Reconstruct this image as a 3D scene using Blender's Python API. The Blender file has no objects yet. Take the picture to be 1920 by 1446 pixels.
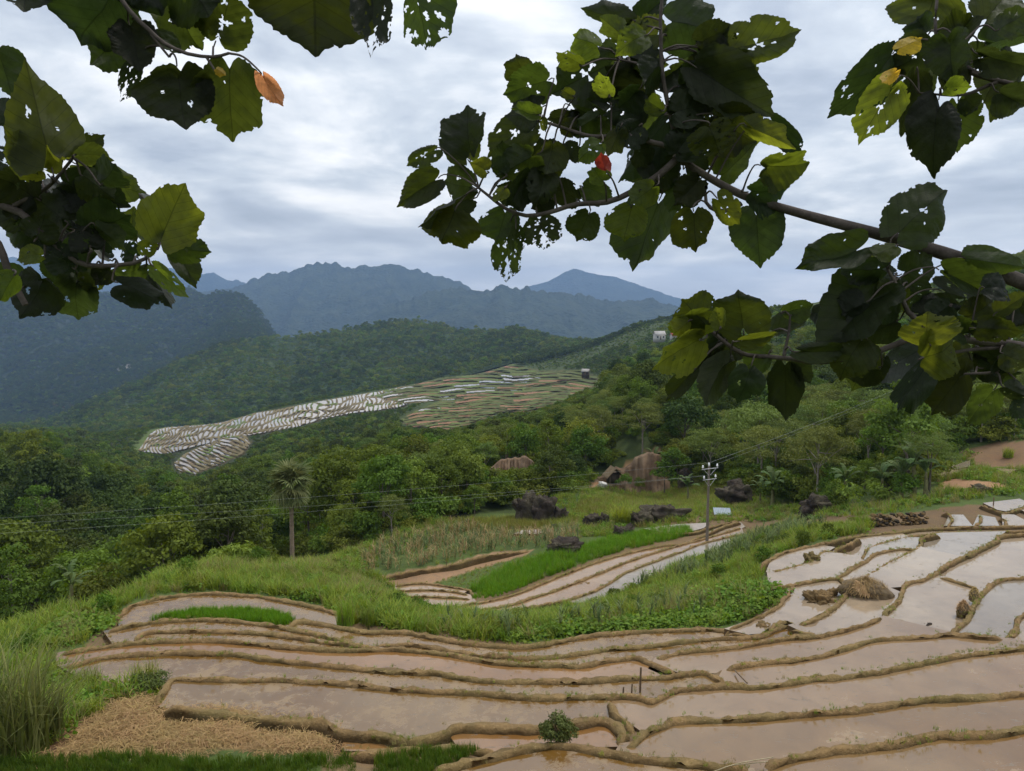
import bpy, math, random
import numpy as np
from mathutils import Vector, Matrix, noise as mnoise

SC = bpy.context.scene
COL = SC.collection
rnd = random.Random(7)
R = math.radians

# ------------------------------------------------------------------ camera
FPX, CX, CY, HORIZON = 1450.0, 960.0, 723.0, 575.0
PITCH = math.atan((CY - HORIZON) / FPX)
cd = bpy.data.cameras.new('camera'); cam = bpy.data.objects.new('camera', cd); COL.objects.link(cam)
cd.sensor_width = 36; cd.lens = 36 * FPX / 1920; cd.clip_start = 0.05; cd.clip_end = 80000
cam.location = (0, 0, 0); cam.rotation_euler = (math.pi / 2 - PITCH, 0, 0)
SC.camera = cam

# ------------------------------------------------------------------ world: overcast sky
SUN_EL, SUN_AZ = 62.0, 60.0      # degrees above the horizon, degrees right of the view direction
w = bpy.data.worlds.new('World'); SC.world = w; w.use_nodes = True
nt = w.node_tree; nt.nodes.clear()
def N(t, **k):
    n = nt.nodes.new(t)
    for a, b in k.items(): setattr(n, a, b)
    return n
def MATH(op, a, b=None, c=None, clamp=False):
    n = nt.nodes.new('ShaderNodeMath'); n.operation = op; n.use_clamp = clamp
    for i, v in enumerate((a, b, c)):
        if v is None: continue
        if isinstance(v, (int, float)): n.inputs[i].default_value = v
        else: nt.links.new(v, n.inputs[i])
    return n.outputs[0]
def RAMP(fac, stops, interp='LINEAR'):
    n = nt.nodes.new('ShaderNodeValToRGB'); n.color_ramp.interpolation = interp
    e = n.color_ramp.elements
    while len(e) < len(stops): e.new(0.5)
    for q, (p, c) in zip(e, stops):
        q.position = p; q.color = (*c, 1) if len(c) == 3 else c
    nt.links.new(fac, n.inputs[0])
    return n.outputs[0]
def MIXC(fac, a, b, mode='MIX'):
    n = nt.nodes.new('ShaderNodeMix'); n.data_type = 'RGBA'; n.blend_type = mode
    for s, v in ((n.inputs[0], fac), (n.inputs[6], a), (n.inputs[7], b)):
        if isinstance(v, (int, float)): s.default_value = v
        elif isinstance(v, tuple): s.default_value = (*v, 1)
        else: nt.links.new(v, s)
    return n.outputs[2]
def NOISE(vec, scale, detail=4, rough=0.55, dist=0.0, dim='3D'):
    n = nt.nodes.new('ShaderNodeTexNoise'); n.noise_dimensions = dim
    n.inputs['Scale'].default_value = scale; n.inputs['Detail'].default_value = detail
    n.inputs['Roughness'].default_value = rough; n.inputs['Distortion'].default_value = dist
    if vec is not None: nt.links.new(vec, n.inputs['Vector'])
    return n.outputs[0]
tc = N('ShaderNodeTexCoord')
sep = N('ShaderNodeSeparateXYZ'); nt.links.new(tc.outputs['Generated'], sep.inputs[0])
zz = MATH('MAXIMUM', sep.outputs[2], 0.0)
den = MATH('ADD', zz, 0.16)
cmb = N('ShaderNodeCombineXYZ')
nt.links.new(MATH('DIVIDE', sep.outputs[0], den), cmb.inputs[0])
nt.links.new(MATH('DIVIDE', sep.outputs[1], den), cmb.inputs[1])
cl1 = NOISE(cmb.outputs[0], 1.15, 9, 0.57, 0.35)
cl2 = NOISE(cmb.outputs[0], 0.62, 3, 0.5, 0.8)
cl3 = NOISE(cmb.outputs[0], 4.0, 5, 0.55, 0.2)
cloud = MATH('ADD', MATH('ADD', MATH('MULTIPLY', cl1, 0.52), MATH('MULTIPLY', cl2, 0.36)), MATH('MULTIPLY', cl3, 0.12))
ccol = RAMP(cloud, [(0.37, (0.285, 0.325, 0.385)), (0.445, (0.39, 0.43, 0.495)), (0.50, (0.535, 0.575, 0.62)), (0.545, (0.735, 0.75, 0.765)), (0.60, (0.95, 0.935, 0.915))])
hor = RAMP(zz, [(0.0, (1, 1, 1)), (0.16, (0, 0, 0))])
ccol = MIXC(MATH('MULTIPLY', hor, 0.55), ccol, (0.80, 0.79, 0.77))
zen = MATH('ADD', MATH('MULTIPLY', zz, 0.75), 0.95)
vm = N('ShaderNodeVectorMath', operation='SCALE'); nt.links.new(ccol, vm.inputs[0]); nt.links.new(zen, vm.inputs['Scale']); ccol = vm.outputs[0]
skyt = N('ShaderNodeTexSky', sky_type='NISHITA', sun_disc=False)
skyt.sun_elevation = R(SUN_EL); skyt.sun_rotation = R(SUN_AZ); skyt.air_density = 1.2; skyt.dust_density = 1.5
bg1 = N('ShaderNodeBackground'); nt.links.new(skyt.outputs[0], bg1.inputs[0]); bg1.inputs[1].default_value = 0.08
bg2 = N('ShaderNodeBackground'); nt.links.new(ccol, bg2.inputs[0]); bg2.inputs[1].default_value = 0.87
mx = N('ShaderNodeMixShader'); mx.inputs[0].default_value = 0.90
nt.links.new(bg1.outputs[0], mx.inputs[1]); nt.links.new(bg2.outputs[0], mx.inputs[2])
w.cycles.sampling_method = 'MANUAL'; w.cycles.sample_map_resolution = 512
wo = N('ShaderNodeOutputWorld'); nt.links.new(mx.outputs[0], wo.inputs[0])

sl = bpy.data.lights.new('sun', 'SUN'); sl.energy = 1.5; sl.angle = R(12); sl.color = (1, 0.95, 0.87)
sun = bpy.data.objects.new('sun', sl); COL.objects.link(sun)
sd = Vector((math.sin(R(SUN_AZ)) * math.cos(R(SUN_EL)), math.cos(R(SUN_AZ)) * math.cos(R(SUN_EL)), math.sin(R(SUN_EL))))
sun.rotation_euler = sd.to_track_quat('Z', 'Y').to_euler(); sun.location = (0, 0, 60)
SC.view_settings.view_transform = 'Standard'; SC.view_settings.look = 'None'
SC.view_settings.exposure = 0.6; SC.view_settings.gamma = 1.0
SC.render.engine = 'CYCLES'
SC.cycles.max_bounces = 5; SC.cycles.diffuse_bounces = 2; SC.cycles.glossy_bounces = 2
SC.cycles.transmission_bounces = 3; SC.cycles.volume_bounces = 0; SC.cycles.transparent_max_bounces = 6
SC.cycles.caustics_reflective = False; SC.cycles.caustics_refractive = False

# ------------------------------------------------------------------ projection helpers (photograph pixel <-> place)
CP, SP = math.cos(PITCH), math.sin(PITCH)
def ray(px, py):
    a = (np.asarray(px, float) - CX) / FPX; b = (CY - np.asarray(py, float)) / FPX
    return a, CP + b * SP, -SP + b * CP
def at(px, py, Y):
    a, y, z = ray(px, py); k = Y / y
    return np.stack(np.broadcast_arrays(a * k, y * k, z * k), -1)
def onz(px, py, z0):
    a, y, z = ray(px, py); k = z0 / z
    return np.stack(np.broadcast_arrays(a * k, y * k, z * k), -1)
def proj(P):
    P = np.asarray(P, float); d = P[..., 1] * CP - P[..., 2] * SP
    v = P[..., 1] * SP + P[..., 2] * CP
    return CX + FPX * P[..., 0] / d, CY - FPX * v / d
def inpoly(x, y, poly):
    x = np.asarray(x, float); y = np.asarray(y, float); r = np.zeros(x.shape, bool)
    n = len(poly)
    for i in range(n):
        x0, y0 = poly[i][:2]; x1, y1 = poly[(i + 1) % n][:2]
        if y0 == y1: continue
        c = (y0 > y) != (y1 > y)
        r ^= c & (x < (x1 - x0) * (y - y0) / (y1 - y0) + x0)
    return r

# ------------------------------------------------------------------ value noise
def _h(i, j, s):
    n = (i * 374761393 + j * 668265263 + s * 362437) & 0x7fffffff
    n = ((n ^ (n >> 13)) * 1274126177) & 0x7fffffff
    return ((n ^ (n >> 16)) & 0xffff) / 65535.0
def vnoise(x, y, s=0):
    x = np.asarray(x, float); y = np.asarray(y, float)
    i = np.floor(x).astype(np.int64); j = np.floor(y).astype(np.int64); f = x - i; g = y - j
    f = f * f * (3 - 2 * f); g = g * g * (3 - 2 * g)
    return (_h(i, j, s) * (1 - f) + _h(i + 1, j, s) * f) * (1 - g) + (_h(i, j + 1, s) * (1 - f) + _h(i + 1, j + 1, s) * f) * g
def fbm(x, y, s=0, o=4):
    t = 0; a = 0.5
    for k in range(o):
        t = t + a * (vnoise(x, y, s + k * 17) - 0.5); x = x * 2.03; y = y * 2.03; a *= 0.5
    return t          # about -0.5 .. 0.5

# ------------------------------------------------------------------ mesh helpers
def mesh_np(name, V, F, smooth=False, cols=None, uv=None):
    V = np.asarray(V, np.float32); me = bpy.data.meshes.new(name)
    Fs = F if isinstance(F, list) else [F]
    Fs = [np.asarray(f, np.int32) for f in Fs if len(f)]
    me.vertices.add(len(V)); me.vertices.foreach_set('co', V.ravel())
    nl = sum(f.size for f in Fs); npol = sum(len(f) for f in Fs)
    me.loops.add(nl); me.loops.foreach_set('vertex_index', np.concatenate([f.ravel() for f in Fs]))
    me.polygons.add(npol)
    st = []; tot = []; o = 0
    for f in Fs:
        k = f.shape[1]; st.append(o + np.arange(len(f)) * k); tot.append(np.full(len(f), k)); o += f.size
    me.polygons.foreach_set('loop_start', np.concatenate(st).astype(np.int32))
    me.polygons.foreach_set('loop_total', np.concatenate(tot).astype(np.int32))
    if smooth: me.polygons.foreach_set('use_smooth', np.ones(npol, bool))
    me.update(calc_edges=True)
    if cols is not None:
        c = me.color_attributes.new('tint', 'FLOAT_COLOR', 'POINT')
        a = np.ones((len(V), 4), np.float32); a[:, :cols.shape[1]] = cols; c.data.foreach_set('color', a.ravel())
    if uv is not None:
        l = me.uv_layers.new(name='leaf'); idx = np.concatenate([f.ravel() for f in Fs])
        l.data.foreach_set('uv', np.asarray(uv, np.float32)[idx].ravel())
    return me
def gridF(nr, nc):
    i = np.arange(nr - 1)[:, None] * nc + np.arange(nc - 1)[None, :]
    i = i.ravel(); return np.stack([i, i + 1, i + 1 + nc, i + nc], 1)
class MB:
    def __init__(s): s.v = []; s.f4 = []; s.f3 = []; s.c = []; s.n = 0
    def add(s, V, F, col=None):
        V = np.asarray(V, float); F = np.asarray(F, int)
        (s.f4 if F.shape[1] == 4 else s.f3).append(F + s.n); s.v.append(V); s.n += len(V)
        s.c.append(np.full((len(V), 3), 1.0) if col is None else np.broadcast_to(np.asarray(col, float), (len(V), 3)))
    def mesh(s, name, smooth=False):
        F = []
        if s.f4: F.append(np.concatenate(s.f4))
        if s.f3: F.append(np.concatenate(s.f3))
        return mesh_np(name, np.concatenate(s.v), F, smooth, np.concatenate(s.c))
    def tube(s, P, r, n=6, col=None, cap=True):
        P = np.asarray(P, float); m = len(P); r = np.broadcast_to(np.asarray(r, float), (m,))
        T = np.gradient(P, axis=0); T /= np.linalg.norm(T, axis=1)[:, None] + 1e-9
        ref = np.array([0, 0, 1.0]) if abs(T[:, 2]).mean() < 0.8 else np.array([1.0, 0, 0])
        A = np.cross(T, ref); A /= np.linalg.norm(A, axis=1)[:, None] + 1e-9; B = np.cross(T, A)
        t = np.linspace(0, 2 * math.pi, n, endpoint=False)
        V = P[:, None] + r[:, None, None] * (np.cos(t)[None, :, None] * A[:, None] + np.sin(t)[None, :, None] * B[:, None])
        i = np.arange(m - 1)[:, None] * n + np.arange(n)[None, :]; j = np.arange(m - 1)[:, None] * n + (np.arange(n)[None, :] + 1) % n
        F = np.stack([i, j, j + n, i + n], -1).reshape(-1, 4)
        V = V.reshape(-1, 3)
        s.add(V, F, col)
        if cap:
            for k, e in ((0, 1), (m - 1, -1)):
                c = np.concatenate([V[k * n:(k + 1) * n], P[k:k + 1]])
                q = np.arange(n); s.add(c, np.stack([q, (q + 1) % n, np.full(n, n)], 1), col)
    def box(s, c, d, rz=0, col=None):
        x, y, z = np.array(d) / 2.0
        V = np.array([(-x, -y, -z), (x, -y, -z), (x, y, -z), (-x, y, -z), (-x, -y, z), (x, -y, z), (x, y, z), (-x, y, z)])
        if rz:
            ca, sa = math.cos(rz), math.sin(rz); V = np.stack([V[:, 0] * ca - V[:, 1] * sa, V[:, 0] * sa + V[:, 1] * ca, V[:, 2]], 1)
        s.add(V + np.array(c), [(0, 3, 2, 1), (4, 5, 6, 7), (0, 1, 5, 4), (1, 2, 6, 5), (2, 3, 7, 6), (3, 0, 4, 7)], col)
def link(name, me, m=None, parent=None, loc=None, rz=None, scale=None):
    o = bpy.data.objects.new(name, me); COL.objects.link(o)
    if m is not None and me is not None and not me.materials: me.materials.append(m)
    if parent is not None: o.parent = parent
    if loc is not None: o.location = tuple(float(q) for q in loc)
    if rz is not None: o.rotation_euler = (0, 0, rz)
    if scale is not None: o.scale = (scale,) * 3 if isinstance(scale, (int, float)) else tuple(float(q) for q in scale)
    return o
def tag(o, label=None, cat=None, group=None, kind=None):
    if label: o['label'] = label
    if cat: o['category'] = cat
    if group: o['group'] = group
    if kind: o['kind'] = kind
    return o
def empty(name, loc, rz=0, scale=1.0):
    o = bpy.data.objects.new(name, None); COL.objects.link(o); o.empty_display_size = 0.2
    o.location = tuple(float(q) for q in loc); o.rotation_euler = (0, 0, rz); o.scale = (scale,) * 3
    return o

# ------------------------------------------------------------------ materials
def new_mat(name):
    global nt
    m = bpy.data.materials.new(name); m.use_nodes = True; nt = m.node_tree; nt.nodes.clear(); return m
def out(sh):
    o = nt.nodes.new('ShaderNodeOutputMaterial'); nt.links.new(sh, o.inputs[0])
def PRIN(col, rough=0.9, spec=0.3, normal=None):
    n = nt.nodes.new('ShaderNodeBsdfPrincipled')
    for k, v in (('Base Color', col), ('Roughness', rough), ('Specular IOR Level', spec)):
        if isinstance(v, tuple): n.inputs[k].default_value = (*v, 1)
        elif isinstance(v, (int, float)): n.inputs[k].default_value = v
        else: nt.links.new(v, n.inputs[k])
    if normal is not None: nt.links.new(normal, n.inputs['Normal'])
    return n.outputs[0]
def BUMP(h, strength=0.5, dist=0.05):
    n = nt.nodes.new('ShaderNodeBump'); n.inputs['Strength'].default_value = strength; n.inputs['Distance'].default_value = dist
    nt.links.new(h, n.inputs['Height']); return n.outputs[0]
def COORD(kind='Object'):
    return nt.nodes.new('ShaderNodeTexCoord').outputs[kind]
def POS():
    return nt.nodes.new('ShaderNodeNewGeometry').outputs['Position']
def ATTR(name='tint'):
    n = nt.nodes.new('ShaderNodeAttribute'); n.attribute_name = name; return n.outputs['Color']
def ORAND():
    return nt.nodes.new('ShaderNodeObjectInfo').outputs['Random']
def HSV(col, h=None, s=None, v=None):
    n = nt.nodes.new('ShaderNodeHueSaturation'); nt.links.new(col, n.inputs['Color'])
    for k, q in (('Hue', h), ('Saturation', s), ('Value', v)):
        if q is None: continue
        if isinstance(q, (int, float)): n.inputs[k].default_value = q
        else: nt.links.new(q, n.inputs[k])
    return n.outputs[0]
def LERP(f, a, b):
    return MATH('ADD', MATH('MULTIPLY', f, b - a), a)

def foliage_mat(name, c1, c2, trans=0.35, hue=0.03, val=0.5, rough=0.75):
    """leaf cards: colour varies from leaf to leaf (tint.r) and from plant to plant (object random)"""
    m = new_mat(name)
    t = nt.nodes.new('ShaderNodeSeparateColor'); nt.links.new(ATTR(), t.inputs[0])
    c = MIXC(t.outputs[0], c1, c2)
    r = ORAND()
    c = HSV(c, LERP(r, 0.5 - hue, 0.5 + hue), 1.0, LERP(MATH('FRACT', MATH('MULTIPLY', r, 7.31)), 1 - val * 0.5, 1 + val * 0.5))
    p = PRIN(c, rough, 0.25)
    tr = nt.nodes.new('ShaderNodeBsdfTranslucent'); nt.links.new(HSV(c, 0.49, 1.1, 1.15), tr.inputs[0])
    mx = nt.nodes.new('ShaderNodeMixShader'); mx.inputs[0].default_value = trans
    nt.links.new(p, mx.inputs[1]); nt.links.new(tr.outputs[0], mx.inputs[2]); out(mx.outputs[0]); return m
def earth_mat(name, c1, c2, scale=1.0, bump=0.6, dist=0.06, c3=None, rough=0.95):
    m = new_mat(name); p = POS()
    n1 = NOISE(p, 1.3 * scale, 6, 0.6); n2 = NOISE(p, 9 * scale, 5, 0.65); n3 = NOISE(p, 0.35 * scale, 3)
    c = MIXC(RAMP(n1, [(0.35, (0, 0, 0)), (0.65, (1, 1, 1))]), c1, c2)
    if c3: c = MIXC(RAMP(n3, [(0.45, (0, 0, 0)), (0.62, (1, 1, 1))]), c, c3)
    c = HSV(c, None, None, LERP(n2, 0.55, 1.45))
    out(PRIN(c, rough, 0.2, BUMP(MATH('ADD', n2, MATH('MULTIPLY', n1, 0.8)), bump, dist))); return m
# ------------------------------------------------------------------ rice terraces: every paddy is level; (level, colour, outline)
BR, TA, PK, PA, GY, NE, MI = (0.205, 0.108, 0.040), (0.155, 0.088, 0.028), (0.25, 0.155, 0.08), (0.28, 0.21, 0.14), (0.235, 0.19, 0.14), (0.18, 0.106, 0.042), (0.215, 0.135, 0.066)  # silt colours; paler ones, for farther paddies, have sky reflection put into them
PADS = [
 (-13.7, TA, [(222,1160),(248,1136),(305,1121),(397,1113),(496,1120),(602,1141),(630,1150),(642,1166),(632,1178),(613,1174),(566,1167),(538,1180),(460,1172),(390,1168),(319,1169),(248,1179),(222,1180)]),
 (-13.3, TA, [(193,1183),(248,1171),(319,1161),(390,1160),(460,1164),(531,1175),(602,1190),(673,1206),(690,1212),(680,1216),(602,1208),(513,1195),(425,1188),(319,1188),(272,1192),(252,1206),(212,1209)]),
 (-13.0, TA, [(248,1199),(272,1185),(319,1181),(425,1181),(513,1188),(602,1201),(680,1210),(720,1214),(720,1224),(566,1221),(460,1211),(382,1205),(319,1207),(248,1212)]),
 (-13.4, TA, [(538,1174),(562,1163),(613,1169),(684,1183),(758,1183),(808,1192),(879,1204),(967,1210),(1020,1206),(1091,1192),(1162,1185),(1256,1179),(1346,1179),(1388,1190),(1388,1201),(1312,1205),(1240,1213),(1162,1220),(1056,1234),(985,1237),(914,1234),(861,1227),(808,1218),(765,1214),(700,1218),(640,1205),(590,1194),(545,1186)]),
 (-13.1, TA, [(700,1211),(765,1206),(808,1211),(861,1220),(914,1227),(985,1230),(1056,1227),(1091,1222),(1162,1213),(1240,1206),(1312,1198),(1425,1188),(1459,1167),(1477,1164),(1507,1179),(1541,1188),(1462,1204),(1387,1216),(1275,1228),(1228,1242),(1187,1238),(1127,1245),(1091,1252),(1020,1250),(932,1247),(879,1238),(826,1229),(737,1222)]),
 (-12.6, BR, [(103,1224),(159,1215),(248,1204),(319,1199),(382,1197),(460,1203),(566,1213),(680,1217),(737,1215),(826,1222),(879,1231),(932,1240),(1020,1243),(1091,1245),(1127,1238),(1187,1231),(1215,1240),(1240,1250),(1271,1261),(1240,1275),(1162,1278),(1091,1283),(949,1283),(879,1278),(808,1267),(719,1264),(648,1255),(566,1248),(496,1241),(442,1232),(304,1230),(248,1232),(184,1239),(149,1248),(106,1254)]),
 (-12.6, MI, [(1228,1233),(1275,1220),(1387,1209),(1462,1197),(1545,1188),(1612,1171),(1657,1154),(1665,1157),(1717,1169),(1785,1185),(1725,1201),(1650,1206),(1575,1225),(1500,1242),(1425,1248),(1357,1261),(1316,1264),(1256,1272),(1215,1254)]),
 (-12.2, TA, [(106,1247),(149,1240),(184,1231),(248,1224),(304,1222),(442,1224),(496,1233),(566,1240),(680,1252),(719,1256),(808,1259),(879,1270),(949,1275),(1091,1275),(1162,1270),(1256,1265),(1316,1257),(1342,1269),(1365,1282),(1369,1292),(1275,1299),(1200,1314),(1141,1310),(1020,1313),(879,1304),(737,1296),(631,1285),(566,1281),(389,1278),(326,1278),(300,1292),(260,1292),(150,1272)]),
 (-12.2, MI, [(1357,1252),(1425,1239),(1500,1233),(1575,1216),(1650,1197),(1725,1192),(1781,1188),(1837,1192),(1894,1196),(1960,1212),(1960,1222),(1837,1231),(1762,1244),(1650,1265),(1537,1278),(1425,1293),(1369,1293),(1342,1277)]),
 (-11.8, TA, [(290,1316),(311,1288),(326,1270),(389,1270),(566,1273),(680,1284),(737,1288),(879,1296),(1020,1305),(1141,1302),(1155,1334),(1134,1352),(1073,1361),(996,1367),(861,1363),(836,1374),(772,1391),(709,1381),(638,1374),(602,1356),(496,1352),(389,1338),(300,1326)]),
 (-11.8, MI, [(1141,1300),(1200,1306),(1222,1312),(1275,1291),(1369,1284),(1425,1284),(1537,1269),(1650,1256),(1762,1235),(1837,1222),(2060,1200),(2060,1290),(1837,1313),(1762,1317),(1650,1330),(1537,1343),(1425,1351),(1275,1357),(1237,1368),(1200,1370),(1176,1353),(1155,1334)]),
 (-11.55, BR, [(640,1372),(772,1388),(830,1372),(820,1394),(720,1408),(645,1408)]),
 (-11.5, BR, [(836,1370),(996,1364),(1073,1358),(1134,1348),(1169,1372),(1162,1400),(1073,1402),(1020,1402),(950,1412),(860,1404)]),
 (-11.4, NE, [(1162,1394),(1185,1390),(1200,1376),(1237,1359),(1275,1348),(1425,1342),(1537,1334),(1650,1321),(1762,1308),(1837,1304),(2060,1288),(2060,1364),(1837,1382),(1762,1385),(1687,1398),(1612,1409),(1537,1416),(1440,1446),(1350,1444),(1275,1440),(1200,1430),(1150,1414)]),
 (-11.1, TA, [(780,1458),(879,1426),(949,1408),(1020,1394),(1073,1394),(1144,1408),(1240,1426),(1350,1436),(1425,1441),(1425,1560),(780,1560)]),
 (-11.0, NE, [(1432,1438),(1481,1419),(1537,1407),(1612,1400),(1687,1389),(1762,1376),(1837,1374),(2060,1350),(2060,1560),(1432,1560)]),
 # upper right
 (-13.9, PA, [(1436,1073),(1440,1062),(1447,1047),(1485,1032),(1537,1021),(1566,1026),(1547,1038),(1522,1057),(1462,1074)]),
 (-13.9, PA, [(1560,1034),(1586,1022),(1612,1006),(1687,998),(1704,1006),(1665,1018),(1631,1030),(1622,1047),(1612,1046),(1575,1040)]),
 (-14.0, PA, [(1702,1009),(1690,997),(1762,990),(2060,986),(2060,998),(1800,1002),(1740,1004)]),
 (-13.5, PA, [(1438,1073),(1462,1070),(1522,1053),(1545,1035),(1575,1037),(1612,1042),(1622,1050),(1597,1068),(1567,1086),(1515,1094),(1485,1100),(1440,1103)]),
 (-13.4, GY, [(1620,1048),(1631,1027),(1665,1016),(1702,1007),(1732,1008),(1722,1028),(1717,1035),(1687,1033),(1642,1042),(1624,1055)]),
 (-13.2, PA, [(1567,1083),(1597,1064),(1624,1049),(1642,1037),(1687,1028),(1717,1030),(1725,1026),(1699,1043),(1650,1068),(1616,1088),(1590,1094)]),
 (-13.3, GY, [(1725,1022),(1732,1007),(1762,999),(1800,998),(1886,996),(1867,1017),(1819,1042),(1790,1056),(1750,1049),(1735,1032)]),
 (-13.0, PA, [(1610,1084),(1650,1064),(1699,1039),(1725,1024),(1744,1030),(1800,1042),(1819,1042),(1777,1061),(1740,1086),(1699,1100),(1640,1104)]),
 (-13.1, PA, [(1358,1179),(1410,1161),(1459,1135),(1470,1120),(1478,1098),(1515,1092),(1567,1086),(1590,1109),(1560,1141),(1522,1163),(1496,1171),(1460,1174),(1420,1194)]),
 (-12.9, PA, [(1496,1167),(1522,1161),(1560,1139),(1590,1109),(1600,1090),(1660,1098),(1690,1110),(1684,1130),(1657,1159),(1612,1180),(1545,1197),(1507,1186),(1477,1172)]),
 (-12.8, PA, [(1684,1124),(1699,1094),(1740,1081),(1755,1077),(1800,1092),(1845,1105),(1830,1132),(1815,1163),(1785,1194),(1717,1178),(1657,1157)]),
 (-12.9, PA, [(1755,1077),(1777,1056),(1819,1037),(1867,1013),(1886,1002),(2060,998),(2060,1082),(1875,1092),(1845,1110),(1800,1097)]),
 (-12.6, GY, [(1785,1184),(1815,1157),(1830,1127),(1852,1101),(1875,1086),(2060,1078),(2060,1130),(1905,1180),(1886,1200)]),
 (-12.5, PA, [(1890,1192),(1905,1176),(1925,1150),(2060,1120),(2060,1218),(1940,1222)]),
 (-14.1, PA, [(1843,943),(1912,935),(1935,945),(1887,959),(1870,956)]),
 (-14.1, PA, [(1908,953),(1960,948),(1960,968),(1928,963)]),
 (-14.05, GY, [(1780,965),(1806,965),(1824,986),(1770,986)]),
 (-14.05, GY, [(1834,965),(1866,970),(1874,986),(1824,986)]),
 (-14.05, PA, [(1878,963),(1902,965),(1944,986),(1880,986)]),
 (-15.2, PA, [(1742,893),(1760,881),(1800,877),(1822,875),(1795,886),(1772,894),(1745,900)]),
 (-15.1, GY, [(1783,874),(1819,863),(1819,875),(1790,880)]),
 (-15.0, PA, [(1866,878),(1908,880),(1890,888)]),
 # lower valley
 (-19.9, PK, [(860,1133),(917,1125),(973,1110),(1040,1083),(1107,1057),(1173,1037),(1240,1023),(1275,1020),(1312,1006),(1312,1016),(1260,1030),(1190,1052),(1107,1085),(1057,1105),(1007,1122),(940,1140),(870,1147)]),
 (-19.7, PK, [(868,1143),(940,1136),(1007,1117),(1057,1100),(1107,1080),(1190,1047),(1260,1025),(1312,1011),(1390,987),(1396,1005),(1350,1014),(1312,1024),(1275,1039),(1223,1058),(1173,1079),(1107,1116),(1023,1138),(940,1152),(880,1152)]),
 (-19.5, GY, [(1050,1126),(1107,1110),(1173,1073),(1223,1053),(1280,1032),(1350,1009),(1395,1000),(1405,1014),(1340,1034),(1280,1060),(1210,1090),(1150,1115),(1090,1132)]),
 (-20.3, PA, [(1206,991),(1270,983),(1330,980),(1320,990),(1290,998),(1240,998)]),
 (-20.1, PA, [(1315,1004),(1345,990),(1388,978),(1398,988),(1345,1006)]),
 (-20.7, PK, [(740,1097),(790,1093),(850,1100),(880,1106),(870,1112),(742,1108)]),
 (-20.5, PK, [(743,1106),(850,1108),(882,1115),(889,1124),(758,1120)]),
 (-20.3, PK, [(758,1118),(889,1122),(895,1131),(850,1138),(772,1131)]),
 (-21.6, PA, [(962,1001),(980,994),(1027,992),(1043,995),(1010,1001)]),
]
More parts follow.
